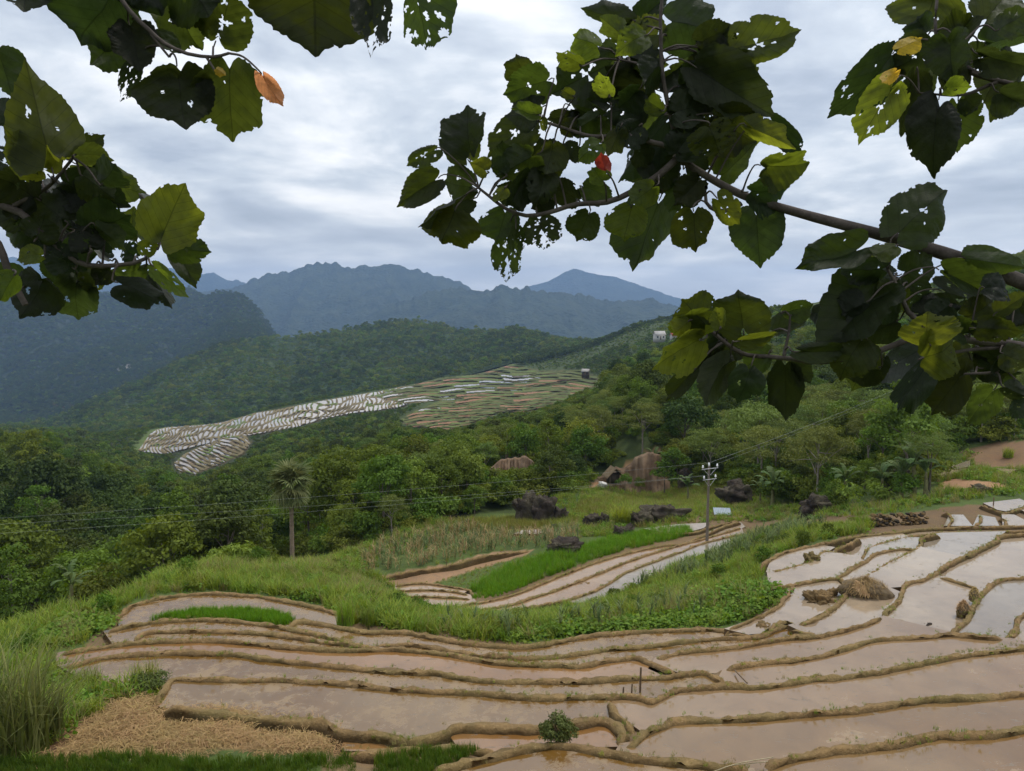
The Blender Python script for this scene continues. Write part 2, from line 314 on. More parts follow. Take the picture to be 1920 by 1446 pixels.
BUNDS = [
 (-13.1, .38, [(1358,1180),(1390,1188),(1420,1193),(1460,1176),(1496,1170)]), (-12.9, .38, [(1477,1170),(1507,1183),(1547,1194)]),   # (level of the paddy it holds, width, ridge line)
 (-13.7, .5, [(216,1166),(222,1154),(248,1134),(305,1119),(397,1111),(496,1118),(602,1139),(640,1152)]),
 (-13.3, .5, [(190,1186),(248,1171),(319,1161),(390,1160),(460,1164),(531,1175),(602,1190),(673,1206),(705,1212)]),
 (-13.0, .5, [(244,1203),(272,1185),(319,1181),(425,1181),(513,1188),(602,1201),(680,1210),(725,1214)]),
 (-13.4, .55, [(535,1176),(562,1163),(613,1169),(684,1183),(719,1183),(758,1183),(808,1192),(879,1204),(967,1210),(1020,1206),(1091,1192),(1162,1185),(1256,1179),(1346,1179),(1390,1191)]),
 (-13.1, .5, [(690,1210),(765,1206),(808,1211),(861,1220),(914,1227),(985,1230),(1056,1227),(1091,1222),(1162,1213),(1240,1206),(1312,1198),(1425,1188),(1459,1167),(1477,1164),(1507,1179),(1541,1189)]),
 (-12.6, .5, [(99,1226),(159,1215),(248,1204),(319,1199),(382,1197),(460,1203),(566,1213),(666,1217),(737,1215),(826,1222),(879,1231),(932,1240),(1020,1243),(1091,1245),(1127,1238),(1187,1231),(1215,1240),(1240,1250),(1273,1262)]),
 (-12.6, .42, [(1226,1235),(1275,1220),(1387,1209),(1462,1197),(1545,1188),(1612,1171),(1660,1153)]),
 (-12.2, .5, [(104,1249),(149,1240),(184,1231),(248,1224),(304,1222),(442,1224),(496,1233),(566,1240),(648,1247),(719,1256),(808,1259),(879,1270),(949,1275),(1091,1275),(1162,1270),(1256,1265),(1316,1257),(1342,1269),(1367,1284)]),
 (-12.2, .45, [(1352,1254),(1425,1239),(1500,1233),(1575,1216),(1650,1197),(1725,1192),(1785,1187),(1837,1192),(1890,1195)]),
 (-11.8, .5, [(286,1322),(300,1302),(311,1286),(326,1270),(389,1270),(566,1273),(631,1277),(737,1288),(879,1296),(1020,1305),(1145,1302),(1200,1306),(1222,1312),(1275,1291),(1369,1284),(1425,1284),(1537,1269),(1650,1256),(1762,1235),(1837,1222),(2060,1198)]),
 (-11.7, .5, [(1143,1302),(1155,1334),(1176,1351),(1194,1364)]),
 (-11.45, .62, [(300,1320),(389,1331),(496,1345),(602,1349),(637,1370),(709,1376),(772,1386),(836,1369),(861,1358),(996,1362),(1073,1356),(1134,1347),(1169,1371),(1162,1394)]),
 (-11.4, .5, [(1160,1396),(1185,1390),(1200,1376),(1237,1359),(1275,1348),(1425,1342),(1537,1334),(1650,1321),(1762,1308),(1837,1304),(2060,1286)]),
 (-11.1, .6, [(790,1462),(818,1446),(879,1426),(949,1408),(1020,1394),(1073,1394),(1144,1408),(1240,1424),(1350,1434),(1425,1442)]),
 (-11.0, .55, [(1425,1442),(1440,1434),(1481,1419),(1537,1407),(1612,1400),(1687,1389),(1762,1376),(1837,1374),(2060,1348)]),
 (-11.3, .5, [(630,1412),(720,1408),(800,1400),(870,1402),(950,1410)]),
 # upper right
 (-13.9, .45, [(1425,1062),(1447,1045),(1485,1030),(1537,1019),(1612,1004),(1687,996),(1762,989),(2060,984)]),
 (-13.6, .4, [(1436,1073),(1462,1069),(1522,1052),(1545,1034),(1575,1036),(1614,1042)]),
 (-13.6, .4, [(1562,1031),(1586,1021),(1614,1006)]),
 (-13.5, .42, [(1619,1047),(1631,1026),(1665,1015),(1702,1006),(1740,1001),(1800,998),(1882,996),(2060,994)]),
 (-13.2, .42, [(1564,1085),(1597,1064),(1624,1049),(1642,1037),(1687,1028),(1717,1030),(1744,1028)]),
 (-13.1, .42, [(1612,1086),(1650,1064),(1699,1039),(1725,1022),(1732,1007),(1764,999)]),
 (-12.8, .5, [(1655,1153),(1684,1124),(1699,1094),(1740,1081),(1777,1056),(1819,1037),(1867,1013),(1886,1002),(2060,997)]),
 (-12.8, .3, [(1752,1076),(1800,1092),(1847,1106)]),
 (-12.6, .5, [(1783,1188),(1815,1157),(1830,1127),(1852,1101),(1875,1086),(1920,1082),(2060,1077)]),
 (-12.75, .36, [(1657,1154),(1690,1162),(1722,1170)]),
 (-12.75, .4, [(1728,1172),(1757,1181),(1788,1186)]),
 (-12.5, .5, [(1783,1187),(1837,1190),(1886,1192),(1905,1176),(1925,1150),(2060,1118)]),
 (-12.3, .45, [(1884,1190),(1905,1202),(1930,1214)]),
 (-13.1, .42, [(1434,1102),(1485,1096),(1515,1090),(1567,1084),(1590,1094)]),
 (-12.9, .6, [(1592,1106),(1575,1126),(1560,1139),(1522,1161),(1490,1169)]),
 (-13.1, .4, [(1490,1094),(1470,1120),(1459,1135),(1410,1161),(1358,1178)]),
 (-14.1, .36, [(1836,944),(1868,957),(1888,961),(1912,952),(1935,945)]),
 (-14.05, .34, [(1776,985),(1785,975),(1781,964),(1765,958)]),
 (-14.05, .34, [(1824,985),(1840,976),(1836,963)]),
 (-14.05, .34, [(1886,985),(1884,974),(1870,968)]),
 # lower valley
 (-19.9, .5, [(856,1134),(917,1125),(973,1110),(1040,1083),(1107,1057),(1173,1037),(1240,1023),(1275,1020),(1312,1006),(1357,986),(1390,977)]),
 (-19.7, .5, [(866,1144),(940,1136),(1007,1117),(1057,1100),(1107,1080),(1190,1047),(1260,1025),(1312,1011),(1392,988)]),
 (-19.5, .45, [(940,1147),(1023,1132),(1107,1110),(1173,1073),(1223,1053),(1280,1032),(1312,1019),(1350,1009),(1398,999)]),
 (-20.7, .4, [(736,1098),(790,1093),(850,1100),(880,1106),(893,1124)]),
 (-20.5, .4, [(738,1107),(800,1105),(850,1108),(882,1115)]),
 (-20.3, .4, [(748,1119),(800,1117),(889,1122)]),
 (-20.1, .4, [(765,1132),(850,1137),(866,1142)]),
 (-20.6, .5, [(716,1082),(760,1073),(840,1060),(907,1042),(1000,1032)]),
 (-20.2, .4, [(1215,999),(1290,999),(1330,988),(1390,975)]),
]
# ------------------------------------------------------------------ terrain: thin-plate surface through surveyed points
CPT = []      # u, lnY, z/Y
def cp(px, Y, z):
    CPT.append(((px - CX) / FPX, math.log(Y), z / Y))
def cpp(px, py, Y, dz=0):
    p = at(px, py, Y); CPT.append((p[0] / p[1], math.log(Y), (p[2] + dz) / Y))
for lev, _c, poly in PADS:
    q = poly if len(poly) < 8 else poly[::2]
    for (x, y) in q:
        p = onz(x, y, lev); CPT.append((p[0] / p[1], math.log(p[1]), (lev - 0.22) / p[1]))
# the knoll the camera stands on, falling to the first terrace
for px in (-250, 350, 960, 1600, 2200):
    cp(px, 2.0, -1.75); cp(px, 5.0, -3.6); cp(px, 10.0, -8.0); cp(px, 14.5, -11.0)
# grass spur, left and front edge
for x, y, z in ((60,1440,-11.3),(0,1380,-11.4),(-60,1300,-11.6),(60,1300,-11.8),(200,1300,-11.9),(120,1200,-13.0),(40,1230,-12.9),(0,1190,-14.0),(150,1150,-14.2),(200,1130,-14.6),
                (300,1090,-15.5),(420,1085,-15.5),(380,1065,-17.0),(530,1085,-15.5),(620,1110,-15.0),(680,1150,-14.2),(700,1110,-16.6),(780,1170,-14.6),(900,1185,-14.2),
                (1010,1195,-14.0),(1080,1165,-15.5),(1200,1165,-14.2),(1330,1155,-14.0),(1420,1120,-13.9),(1440,1075,-14.2),(1300,1110,-16.5),(1380,1060,-16.5),(1150,1130,-18.0),(850,1160,-17.5),
                (1430,1040,-15.6),(1500,1010,-15.2),(1600,990,-15.0),(640,1070,-18.6),(1300,1060,-18.6),(1400,1020,-18.4)):
    p = onz(x, y, z); CPT.append((p[0] / p[1], math.log(p[1]), z / p[1]))
for a in ((550,1062,55),(800,1050,62),(720,1030,66),(850,990,76),(1000,978,80),(1050,1020,64),(1150,1000,70),(1250,970,76),(1100,930,92),(1000,905,104),(1150,895,112),(1200,893,112),(1225,895,112),
          (1150,838,120),(1200,828,119),(1235,835,119),(1200,760,185),(1200,690,400),(1200,625,800),(1250,603,900),(1100,655,950),
          (1450,965,75),(1450,905,95),(1450,805,150),(1450,705,280),(1450,585,450),(1600,940,66),(1600,880,90),(1600,800,140),(1600,690,250),(1600,560,450),
          (1750,932,58.5),(1750,882,72),(1850,915,60),(1850,880,70),(1920,842,75),(1830,850,78),(1750,785,115),(1750,680,220),(1750,530,420),(1920,770,105),(1920,480,380),(1920,640,200),(2100,800,100),(2100,450,350),
          (345,895,450),(300,862,520),(470,840,470),(550,800,600),(480,800,560),(640,768,620),(700,745,700),(800,795,480),(800,718,800),(900,775,470),(960,690,900),(1000,775,420),(1050,740,520),(1130,718,600),(1000,700,800),(1000,662,1050)):
    cpp(*a)
for a in ((-300,60,-27),(0,60,-28),(0,100,-38),(0,150,-42),(0,200,-46),(0,330,-66),(0,600,-104),(0,1000,-157),(-300,150,-42),(-300,400,-78),(-300,1000,-157),
          (300,62,-26),(300,80,-32),(300,120,-42),(300,200,-57),(300,300,-78),(150,45,-22),(420,58,-21.5),(150,400,-80),(200,700,-118),(200,900,-150),
          (550,70,-24.5),(550,90,-30),(550,120,-36),(550,200,-50),(550,300,-65),(550,420,-82),(700,95,-26),(700,150,-37),(700,250,-52),(800,100,-25.5),(800,150,-31),(800,250,-46),(900,130,-26.5),(900,200,-36),
          (1000,140,-27.5),(1000,250,-39),(1100,160,-25),(1100,300,-36),(1330,130,-23),(1330,200,-24),(1330,400,-20),(600,760,-92),(600,950,-128),(400,700,-106),(400,900,-150),(700,800,-87),(700,960,-118),(500,720,-96),(500,900,-135),(830,860,-79),(830,1000,-105),(300,650,-103)):
    cp(*a)
for x, y, z in ((180,1385,-11.55),(400,1385,-11.5),(560,1400,-11.5),(250,1335,-11.7),(450,1358,-11.65),(120,1440,-11.3),(400,1445,-11.15),(650,1430,-11.2),(760,1425,-11.2),(850,1412,-11.3),(200,1320,-11.85),(150,1285,-12.2),(60,1260,-12.3),(250,1325,-11.8)):
    p = onz(x, y, z); CPT.append((p[0] / p[1], math.log(p[1]), z / p[1]))
for a in ((1450,600,-10),(1450,1000,-70),(1600,650,-6),(1750,600,0),(1750,1000,-80),(1920,560,6),(1920,1000,-90),(2200,560,0),(2200,1000,-90),(1300,1100,-60),
          (-300,600,-104),(0,450,-84),(150,600,-103),(300,850,-140),(300,1100,-185),(0,300,-61),(-300,250,-53)):
    cp(*a)
CPT = np.array(CPT)
_, keep = np.unique(np.round(CPT[:, :2] * 60), axis=0, return_index=True); CPT = CPT[np.sort(keep)]
SU, SL = 1.0, 0.45
def _k(r2): return 0.5 * r2 * np.log(r2 + 1e-12)
A_ = CPT[:, :2] * (SU, SL); n_ = len(A_)
d2 = ((A_[:, None] - A_[None]) ** 2).sum(-1); Kx = _k(d2) + np.eye(n_) * 2e-5
Pm = np.c_[np.ones(n_), A_]; M_ = np.block([[Kx, Pm], [Pm.T, np.zeros((3, 3))]])
TPSW = np.linalg.solve(M_, np.r_[CPT[:, 2], np.zeros(3)])
def tps(u, l):
    u = np.clip(u, -0.92, 0.92); sh = u.shape; q = np.stack([u.ravel() * SU, l.ravel() * SL], 1); o = np.empty(len(q))
    for a in range(0, len(q), 20000):
        b = q[a:a + 20000]; o[a:a + 20000] = _k(((b[:, None] - A_[None]) ** 2).sum(-1)) @ TPSW[:n_] + TPSW[n_] + b @ TPSW[n_ + 1:]
    return o.reshape(sh)
UC = np.concatenate([np.linspace(-1.6, -0.78, 30, endpoint=False), np.linspace(-0.78, 0.78, 330), np.linspace(0.78, 1.6, 31)[1:]])
LC = np.concatenate([np.linspace(math.log(1.6), math.log(12), 40, endpoint=False), np.linspace(math.log(12), math.log(90), 210, endpoint=False),
                     np.linspace(math.log(90), math.log(1300), 190, endpoint=False), np.linspace(math.log(1300), math.log(9500), 24)])
GU, GL = np.meshgrid(UC, LC); GY_ = np.exp(GL)
Lq = np.clip(GL, math.log(2.0), math.log(1150))
HG = tps(GU, Lq) * np.exp(Lq)
t_ = np.clip((GY_ - 950) / 500, 0, 1); t_ = t_ * t_ * (3 - 2 * t_)
HG = HG * (1 - t_) + (-262) * t_
GX = GU * GY_
HS0 = np.maximum(HG, -266.0)
HG += np.where(GY_ < 1300, fbm(GX / 6, GY_ / 6, 3) * np.clip((GY_ - 60) / 60 + .2, 0.12, 2.5), 0)
HG = np.maximum(HG, -266.0)
HS = HG.copy()          # smooth surface, before paddies are cut in
def H(X, Y, G=None):
    G = HG if G is None else G
    X = np.asarray(X, float); Y = np.asarray(Y, float)
    u = np.clip(X / Y, UC[0], UC[-1]); l = np.clip(np.log(np.maximum(Y, 1.61)), LC[0], LC[-1])
    i = np.clip(np.searchsorted(UC, u) - 1, 0, len(UC) - 2); j = np.clip(np.searchsorted(LC, l) - 1, 0, len(LC) - 2)
    f = (u - UC[i]) / (UC[i + 1] - UC[i]); g = (l - LC[j]) / (LC[j + 1] - LC[j])
    return (G[j, i] * (1 - f) + G[j, i + 1] * f) * (1 - g) + (G[j + 1, i] * (1 - f) + G[j + 1, i + 1] * f) * g
def hit(px, py, y0=8.0, y1=1300.0, G=None):
    a, y, z = ray(np.asarray(px, float).ravel(), np.asarray(py, float).ravel())
    Ys = np.exp(np.linspace(math.log(y0), math.log(y1), 420)); n = len(a); res = np.full((n, 3), np.nan)
    for s in range(0, n, 8000):
        e = slice(s, s + 8000); k = Ys[None] / y[e, None]; zr = k * z[e, None]; zg = H(k * a[e, None], np.broadcast_to(Ys[None], k.shape), G)
        below = zr <= zg; has = below.any(1); i = np.maximum(below.argmax(1), 1); r = np.arange(len(i))
        d0 = zr[r, i - 1] - zg[r, i - 1]; d1 = zg[r, i] - zr[r, i]; f = np.clip(d0 / (d0 + d1 + 1e-9), 0, 1)
        YY = Ys[i - 1] * (1 - f) + Ys[i] * f; kk = YY / y[e]
        q = np.stack([a[e] * kk, YY, z[e] * kk], 1); q[~has] = np.nan; res[e] = q
    return res
# cut the paddies into the ground
near = (GY_ > 12) & (GY_ < 135) & (np.abs(GU) < 0.85)
jj, ii = np.where(near)
WPADS = []
for lev, c, poly in PADS:
    W = onz([p[0] for p in poly], [p[1] for p in poly], lev); WPADS.append(W)
    cen = W[:, :2].mean(0); W2 = cen + (W[:, :2] - cen) * 1.0
    x, y = GX[jj, ii], GY_[jj, ii]
    b = (x > W2[:, 0].min() - .5) & (x < W2[:, 0].max() + .5) & (y > W2[:, 1].min() - .5) & (y < W2[:, 1].max() + .5)
    k = np.where(b)[0]
    ins = inpoly(x[k], y[k], W2)
    HG[jj[k][ins], ii[k][ins]] = np.minimum(HG[jj[k][ins], ii[k][ins]], lev - 0.10)
# ------------------------------------------------------------------ mid-distance terraced slope regions (outline in the photograph)
WA = [(258,846),(285,808),(350,792),(420,783),(520,768),(600,752),(660,742),(720,732),(770,722),(830,708),(840,722),(800,746),(740,766),(660,775),(600,787),(560,800),(480,814),(430,824),(370,836),(310,852)]
WB = [(326,868),(345,852),(375,838),(420,822),(462,818),(470,832),(455,852),(410,872),(362,891),(330,880)]
RA = [(700,744),(770,722),(870,698),(930,684),(960,682),(1010,696),(1090,694),(1130,712),(1120,735),(1060,752),(990,772),(930,776),(850,806),(765,800),(750,786),(800,762),(830,750),(760,756)]
MIDP = [WA, WB, RA]
GPX, GPY = proj(np.stack([GX, GY_, HG], -1))
midm = np.zeros(HG.shape, bool)
for p in MIDP: midm |= inpoly(GPX, GPY, p) & (GY_ > 300)
HG[midm] = HS0[midm] - 1.5
# ------------------------------------------------------------------ ground cover colours (real surface colours)
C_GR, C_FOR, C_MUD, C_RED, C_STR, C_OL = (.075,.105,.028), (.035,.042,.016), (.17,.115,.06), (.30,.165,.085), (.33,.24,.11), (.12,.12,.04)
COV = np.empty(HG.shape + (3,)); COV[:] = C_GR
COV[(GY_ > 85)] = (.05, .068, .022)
def cover(poly, col, y0=0, y1=1e5):
    COV[inpoly(GPX, GPY, poly) & (GY_ > y0) & (GY_ < y1)] = col
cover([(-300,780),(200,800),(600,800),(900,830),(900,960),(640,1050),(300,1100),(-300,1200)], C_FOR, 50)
cover([(200,1160),(300,1115),(600,1140),(1000,1208),(1380,1176),(1480,1110),(1430,1060),(1600,1000),(2100,970),(2100,1600),(600,1600),(600,1380),(300,1330),(130,1250)], C_MUD, 0, 62)
cover([(110,1430),(180,1345),(245,1316),(310,1316),(496,1346),(602,1352),(645,1385),(600,1412),(400,1404),(200,1420)], (.22,.15,.07), 0, 40)
cover([(20,1446),(70,1400),(120,1340),(190,1340),(130,1446)], (.15,.085,.045), 0, 40)
cover([(700,1084),(760,1070),(840,1058),(907,1038),(1000,1030),(985,1042),(900,1066),(808,1096),(900,1130),(870,1150),(760,1140),(730,1100)], (.27,.17,.095), 45, 90)
cover([(860,1120),(1050,1070),(1200,1020),(1400,970),(1420,1010),(1200,1110),(950,1160),(860,1150)], C_MUD, 45, 80)
cover([(1180,985),(1200,955),(1330,955),(1420,965),(1700,965),(1780,950),(2100,930),(2100,995),(1600,1005),(1420,1010),(1330,1000)], (.15,.10,.055), 45, 95)
cover([(1760,905),(1790,897),(1880,906),(1885,918),(1830,926),(1765,916)], (.30,.175,.095), 50, 95)
cover([(1800,845),(1860,830),(2100,820),(2100,885),(1830,875)], (.20,.125,.07), 60, 95)
cover([(1085,912),(1130,898),(1240,835),(1250,850),(1240,905),(1150,916)], (.33,.19,.10), 95, 135)
cover([(915,895),(940,862),(990,858),(1005,870),(990,905),(930,910)], (.34,.19,.09), 90, 150)
cover([(840,975),(1075,970),(1090,945),(1200,930),(1230,960),(1090,990),(840,998)], (.17,.15,.04), 60, 130)
for p in MIDP: cover(p, (.13,.105,.045), 300)
cover([(225,850),(260,800),(300,790),(330,800),(262,850)], (.085,.115,.032), 300)
COV *= (1 + 0.5 * fbm(GX / 3, GY_ / 3, 11))[..., None]

m = new_mat('ground'); p = POS()
c = ATTR(); n1 = NOISE(p, 2.2, 6, 0.65); n2 = NOISE(p, 14, 5, 0.7); n3 = NOISE(p, 0.5, 4)
c = HSV(c, LERP(n3, 0.485, 0.515), LERP(n1, 0.8, 1.2), LERP(MATH('ADD', MATH('MULTIPLY', n1, 0.5), MATH('MULTIPLY', n2, 0.5)), 0.35, 1.65))
out(PRIN(c, 0.95, 0.15, BUMP(MATH('ADD', n2, n1), 0.7, 0.08))); M_GROUND = m
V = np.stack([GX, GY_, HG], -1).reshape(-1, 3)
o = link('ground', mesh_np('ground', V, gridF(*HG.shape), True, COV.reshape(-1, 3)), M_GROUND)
tag(o, 'green and brown hillside ground under terraces and forest', 'ground', kind='structure')
# knoll behind the camera
gx, gy = np.meshgrid(np.linspace(-60, 60, 41), np.linspace(-70, 1.75, 30))
gz = -1.75 + np.maximum(-gy, 0) * 0.16 + fbm(gx / 5, gy / 5, 5) * 0.5 * np.clip(-gy, 0, 1) - np.abs(gx) * 0.0
o = link('hillside', mesh_np('hillside', np.stack([gx, gy, gz - 0.02], -1).reshape(-1, 3), gridF(*gx.shape), True, np.broadcast_to(np.array(C_GR), (gx.size, 3))), M_GROUND)
tag(o, 'grassy knoll the picture is taken from', 'hillside', kind='structure')

# ------------------------------------------------------------------ paddy water and earth bunds
m = new_mat('paddy_water'); p = POS()
oi = nt.nodes.new('ShaderNodeObjectInfo')
n1 = NOISE(p, 0.8, 5, 0.6, 0.6); n2 = NOISE(p, 3.2, 6, 0.7, 0.4); n3 = NOISE(p, 0.22, 3); n4 = NOISE(p, 26, 3, 0.6)
mp = nt.nodes.new('ShaderNodeMapping'); mp.inputs['Scale'].default_value = (1.0, 2.6, 1.0); nt.links.new(p, mp.inputs[0])
n5 = NOISE(mp.outputs[0], 1.7, 5, 0.75, 0.3)
thin = RAMP(MATH('ADD', MATH('MULTIPLY', n1, 0.6), MATH('MULTIPLY', n3, 0.4)), [(0.44, (0, 0, 0)), (0.62, (1, 1, 1))])
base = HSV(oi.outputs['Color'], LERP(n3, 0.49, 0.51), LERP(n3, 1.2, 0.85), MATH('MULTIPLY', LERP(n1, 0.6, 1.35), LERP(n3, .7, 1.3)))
mud = RAMP(MATH('ADD', MATH('ADD', MATH('MULTIPLY', n2, 0.55), MATH('MULTIPLY', n1, 0.45)), LERP(oi.outputs['Alpha'], -.03, .09)), [(0.585, (0, 0, 0)), (0.66, (1, 1, 1))])   # silt and straw breaking the surface
spk = RAMP(n5, [(0.61, (0, 0, 0)), (0.64, (1, 1, 1))])
c = MIXC(MATH('MULTIPLY', mud, 0.55), base, (0.24, 0.165, 0.085))
c = MIXC(MATH('MULTIPLY', spk, 0.7), c, (0.10, 0.07, 0.04))
bs = nt.nodes.new('ShaderNodeBsdfPrincipled'); nt.links.new(c, bs.inputs['Base Color'])
bs.inputs['IOR'].default_value = 1.8; bs.inputs['Specular IOR Level'].default_value = 0.5
nt.links.new(MATH('ADD', MATH('MULTIPLY', MATH('MAXIMUM', mud, spk), 0.55), LERP(n1, 0.0, 0.09)), bs.inputs['Roughness'])
nt.links.new(BUMP(MATH('ADD', MATH('MULTIPLY', n2, 0.5), MATH('MULTIPLY', MATH('MULTIPLY', mud, n4), 1.5)), 0.12, 0.03), bs.inputs['Normal'])
out(bs.outputs[0]); M_WATER = m
M_BANKMUD = earth_mat('wet_mud', (.15, .095, .045), (.10, .065, .032), 1.2, .7, .06)
def flat(name, W, m, col=None):
    me = bpy.data.meshes.new(name); n = len(W)
    if sum(W[i][0] * W[(i + 1) % n][1] - W[(i + 1) % n][0] * W[i][1] for i in range(n)) < 0: W = W[::-1]
    me.from_pydata([tuple(map(float, p)) for p in W] + [(float(p[0]), float(p[1]), float(p[2]) - .8) for p in W], [], [tuple(range(n))] + [(i, n + i, n + (i + 1) % n, (i + 1) % n) for i in range(n)]); me.update()
    me.materials.append(m); me.materials.append(M_BANKMUD)
    for i, f in enumerate(me.polygons): f.material_index = 0 if i == 0 else 1
    o = link(name, me)
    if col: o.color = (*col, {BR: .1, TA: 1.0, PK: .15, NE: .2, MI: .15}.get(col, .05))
    return o
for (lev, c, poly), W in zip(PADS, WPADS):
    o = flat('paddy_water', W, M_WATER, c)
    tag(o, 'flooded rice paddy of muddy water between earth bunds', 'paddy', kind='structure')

m = new_mat('bund_earth'); p = POS()
n1 = NOISE(p, 1.6, 6, 0.65); n2 = NOISE(p, 11, 6, 0.7); n3 = NOISE(p, 0.4, 3)
c = MIXC(RAMP(n1, [(0.36, (0, 0, 0)), (0.64, (1, 1, 1))]), (.235, .15, .065), (.145, .095, .042))
c = MIXC(MATH('MULTIPLY', RAMP(n3, [(0.45, (0, 0, 0)), (0.62, (1, 1, 1))]), 0.5), c, (.155, .13, .045))
c = MIXC(RAMP(n2, [(0.58, (0, 0, 0)), (0.72, (1, 1, 1))]), c, (.30, .215, .105))
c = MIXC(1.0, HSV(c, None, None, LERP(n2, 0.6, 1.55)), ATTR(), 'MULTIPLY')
out(PRIN(c, 0.9, 0.2, BUMP(MATH('ADD', n2, n1), 0.9, 0.07))); M_BUND = m
def crom(P, step):
    P = np.asarray(P, float); Q = np.vstack([2 * P[0] - P[1], P, 2 * P[-1] - P[-2]]); r = []
    for i in range(1, len(Q) - 2):
        n = max(2, int(np.linalg.norm(Q[i + 1] - Q[i]) / step)); t = np.linspace(0, 1, n, endpoint=False)[:, None]
        a, b, c, d = Q[i - 1], Q[i], Q[i + 1], Q[i + 2]
        r.append(0.5 * (2 * b + (c - a) * t + (2 * a - 5 * b + 4 * c - d) * t * t + (3 * b - a - 3 * c + d) * t ** 3))
    r.append(Q[-2][None]); return np.vstack(r)
BLINES = []
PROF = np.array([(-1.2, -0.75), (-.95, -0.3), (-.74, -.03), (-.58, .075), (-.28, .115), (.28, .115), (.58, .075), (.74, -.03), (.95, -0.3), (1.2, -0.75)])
for bi, (lev, wd, ln) in enumerate(BUNDS):
    W = onz([q[0] for q in ln], [q[1] for q in ln], lev + 0.12)
    C = crom(W, 0.1); cl_ = np.r_[0, np.cumsum(np.linalg.norm(np.diff(C, axis=0), axis=1))]; n = max(6, int(cl_[-1] / .13)); C = np.stack([np.interp(np.linspace(0, cl_[-1], n), cl_, C[:, q]) for q in range(3)], 1); BLINES.append((C, wd, lev))
    T = np.gradient(C[:, :2], axis=0); T = np.stack([np.convolve(np.pad(T[:, q], 4, 'edge'), np.ones(9) / 9, 'valid') for q in (0, 1)], 1); T /= np.linalg.norm(T, axis=1)[:, None] + 1e-9; Nn = np.stack([-T[:, 1], T[:, 0]], 1)
    s = np.arange(n) * 0.13
    endf = np.clip(np.minimum(s, s[-1] - s) / 0.45, 0, 1) ** .5
    wob = fbm(s / 1.3, np.full(n, bi * 7.7), 21) * 0.16; wv = 1 + 0.8 * fbm(s / 0.9, np.full(n, bi * 3.3), 22); hv = 1 + .8 * fbm(s / 0.7, np.full(n, bi * 5.1), 23)
    k = PROF.shape[0]; P = np.empty((n, k, 3))
    off = PROF[None, :, 0] * (wd * 0.32 * wv * (.35 + .65 * endf))[:, None] + wob[:, None]
    P[..., :2] = C[:, None, :2] + Nn[:, None] * off[..., None]
    jit = (vnoise(s[:, None] / 0.20 + 9 * bi, np.arange(k)[None] * 1.7 + 0 * s[:, None], 31) - .5) + .6 * (vnoise(s[:, None] / 0.55 + 5 * bi, np.arange(k)[None] * .8 + 0 * s[:, None], 33) - .5)
    P[..., 2] = lev - 0.45 * (1 - endf)[:, None] + np.where(PROF[None, :, 1] > 0, PROF[None, :, 1] * hv[:, None] * (0.75 + wd * 0.6), PROF[None, :, 1]) + jit * 0.09
    P[..., :2] += (Nn[:, None] * (jit * 0.10)[..., None])
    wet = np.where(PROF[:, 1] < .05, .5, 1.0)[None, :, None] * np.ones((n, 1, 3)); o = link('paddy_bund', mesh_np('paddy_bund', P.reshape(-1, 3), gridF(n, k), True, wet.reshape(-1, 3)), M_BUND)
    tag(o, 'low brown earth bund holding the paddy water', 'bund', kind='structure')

# ------------------------------------------------------------------ mid-distance terraced slope: each small paddy is its own level sheet
m = new_mat('bank_earth'); c = ATTR(); p = POS(); n1 = NOISE(p, 0.25, 5, 0.65); n2 = NOISE(p, 0.03, 3)
out(PRIN(HSV(c, LERP(n2, 0.48, 0.52), None, LERP(n1, 0.5, 1.5)), 0.95, 0.1)); M_BANK = m
M_REDEARTH = earth_mat('red_earth', (.20, .10, .05), (.24, .14, .08), 0.12, 0.4, 0.5)
M_FIELDGREEN = earth_mat('field_green', (.075, .095, .022), (.115, .12, .035), 0.12, 0.4, 0.5)
st = 0.85
gx, gy = np.meshgrid(np.arange(245, 1150, st), np.arange(674, 900, st))
reg = np.zeros(gx.shape, int)
for k, p in enumerate(MIDP): reg[inpoly(gx, gy, p)] = k + 1
sel = reg > 0
hp = np.full(gx.shape + (3,), np.nan); hp[sel] = hit(gx[sel], gy[sel], 300, 1250, HS0)
hz_ = np.nan_to_num(hp[..., 2])
nx = fbm(gx / 70, gy / 28, 41, 3); ny = fbm(gx / 30, gy / 12, 42, 3)
L = np.where(reg == 1, (0.085 * gx + 4.4 * nx + .8 * ny + 0.03 * gy) / 0.66, np.where(reg == 2, (gy - 0.36 * gx + 22 * nx + 4 * ny) / 6.4, (gy + 0.04 * gx - 0.00025 * (gx - 900) ** 2 + 12 * nx + 1.5 * ny) / 5.6))
Mc = np.where(reg == 1, (gy + 0.27 * gx + 36 * nx) / 13.5, np.where(reg == 2, (gx + 0.30 * gy + 10 * nx) / 55.0, (gx - 0.3 * gy + 20 * nx) / 110.0))
Li = np.floor(L).astype(int); Mo = np.where(reg == 3, _h(Li, Li * 0, 5), .25 * _h(Li, Li * 0, 5)); Mi = np.floor(Mc + Mo).astype(int)
fl = L - np.floor(L); fm = (Mc + Mo) % 1.0
wat = sel & (fl < np.where(reg == 3, 0.58, np.where(reg == 1, 0.83, 0.68))) & (fm > np.where(reg == 1, 0.09, np.where(reg == 2, 0.05, 0.02))) & ~np.isnan(hp[..., 2])
idk = reg * 1000000 + (Li + 700) * 400 + (Mi + 100)
wetR = inpoly(gx, gy, [(700,745),(760,722),(800,718),(770,735),(720,750)]) | inpoly(gx, gy, [(690,766),(740,750),(790,744),(820,738),(822,746),(770,756),(700,772)]) | inpoly(gx, gy, [(868,732),(880,722),(930,710),(980,702),(1010,700),(1005,708),(955,722),(955,736),(925,734),(880,736)]) | inpoly(gx, gy, [(765,772),(790,758),(812,756),(812,766),(780,778)])
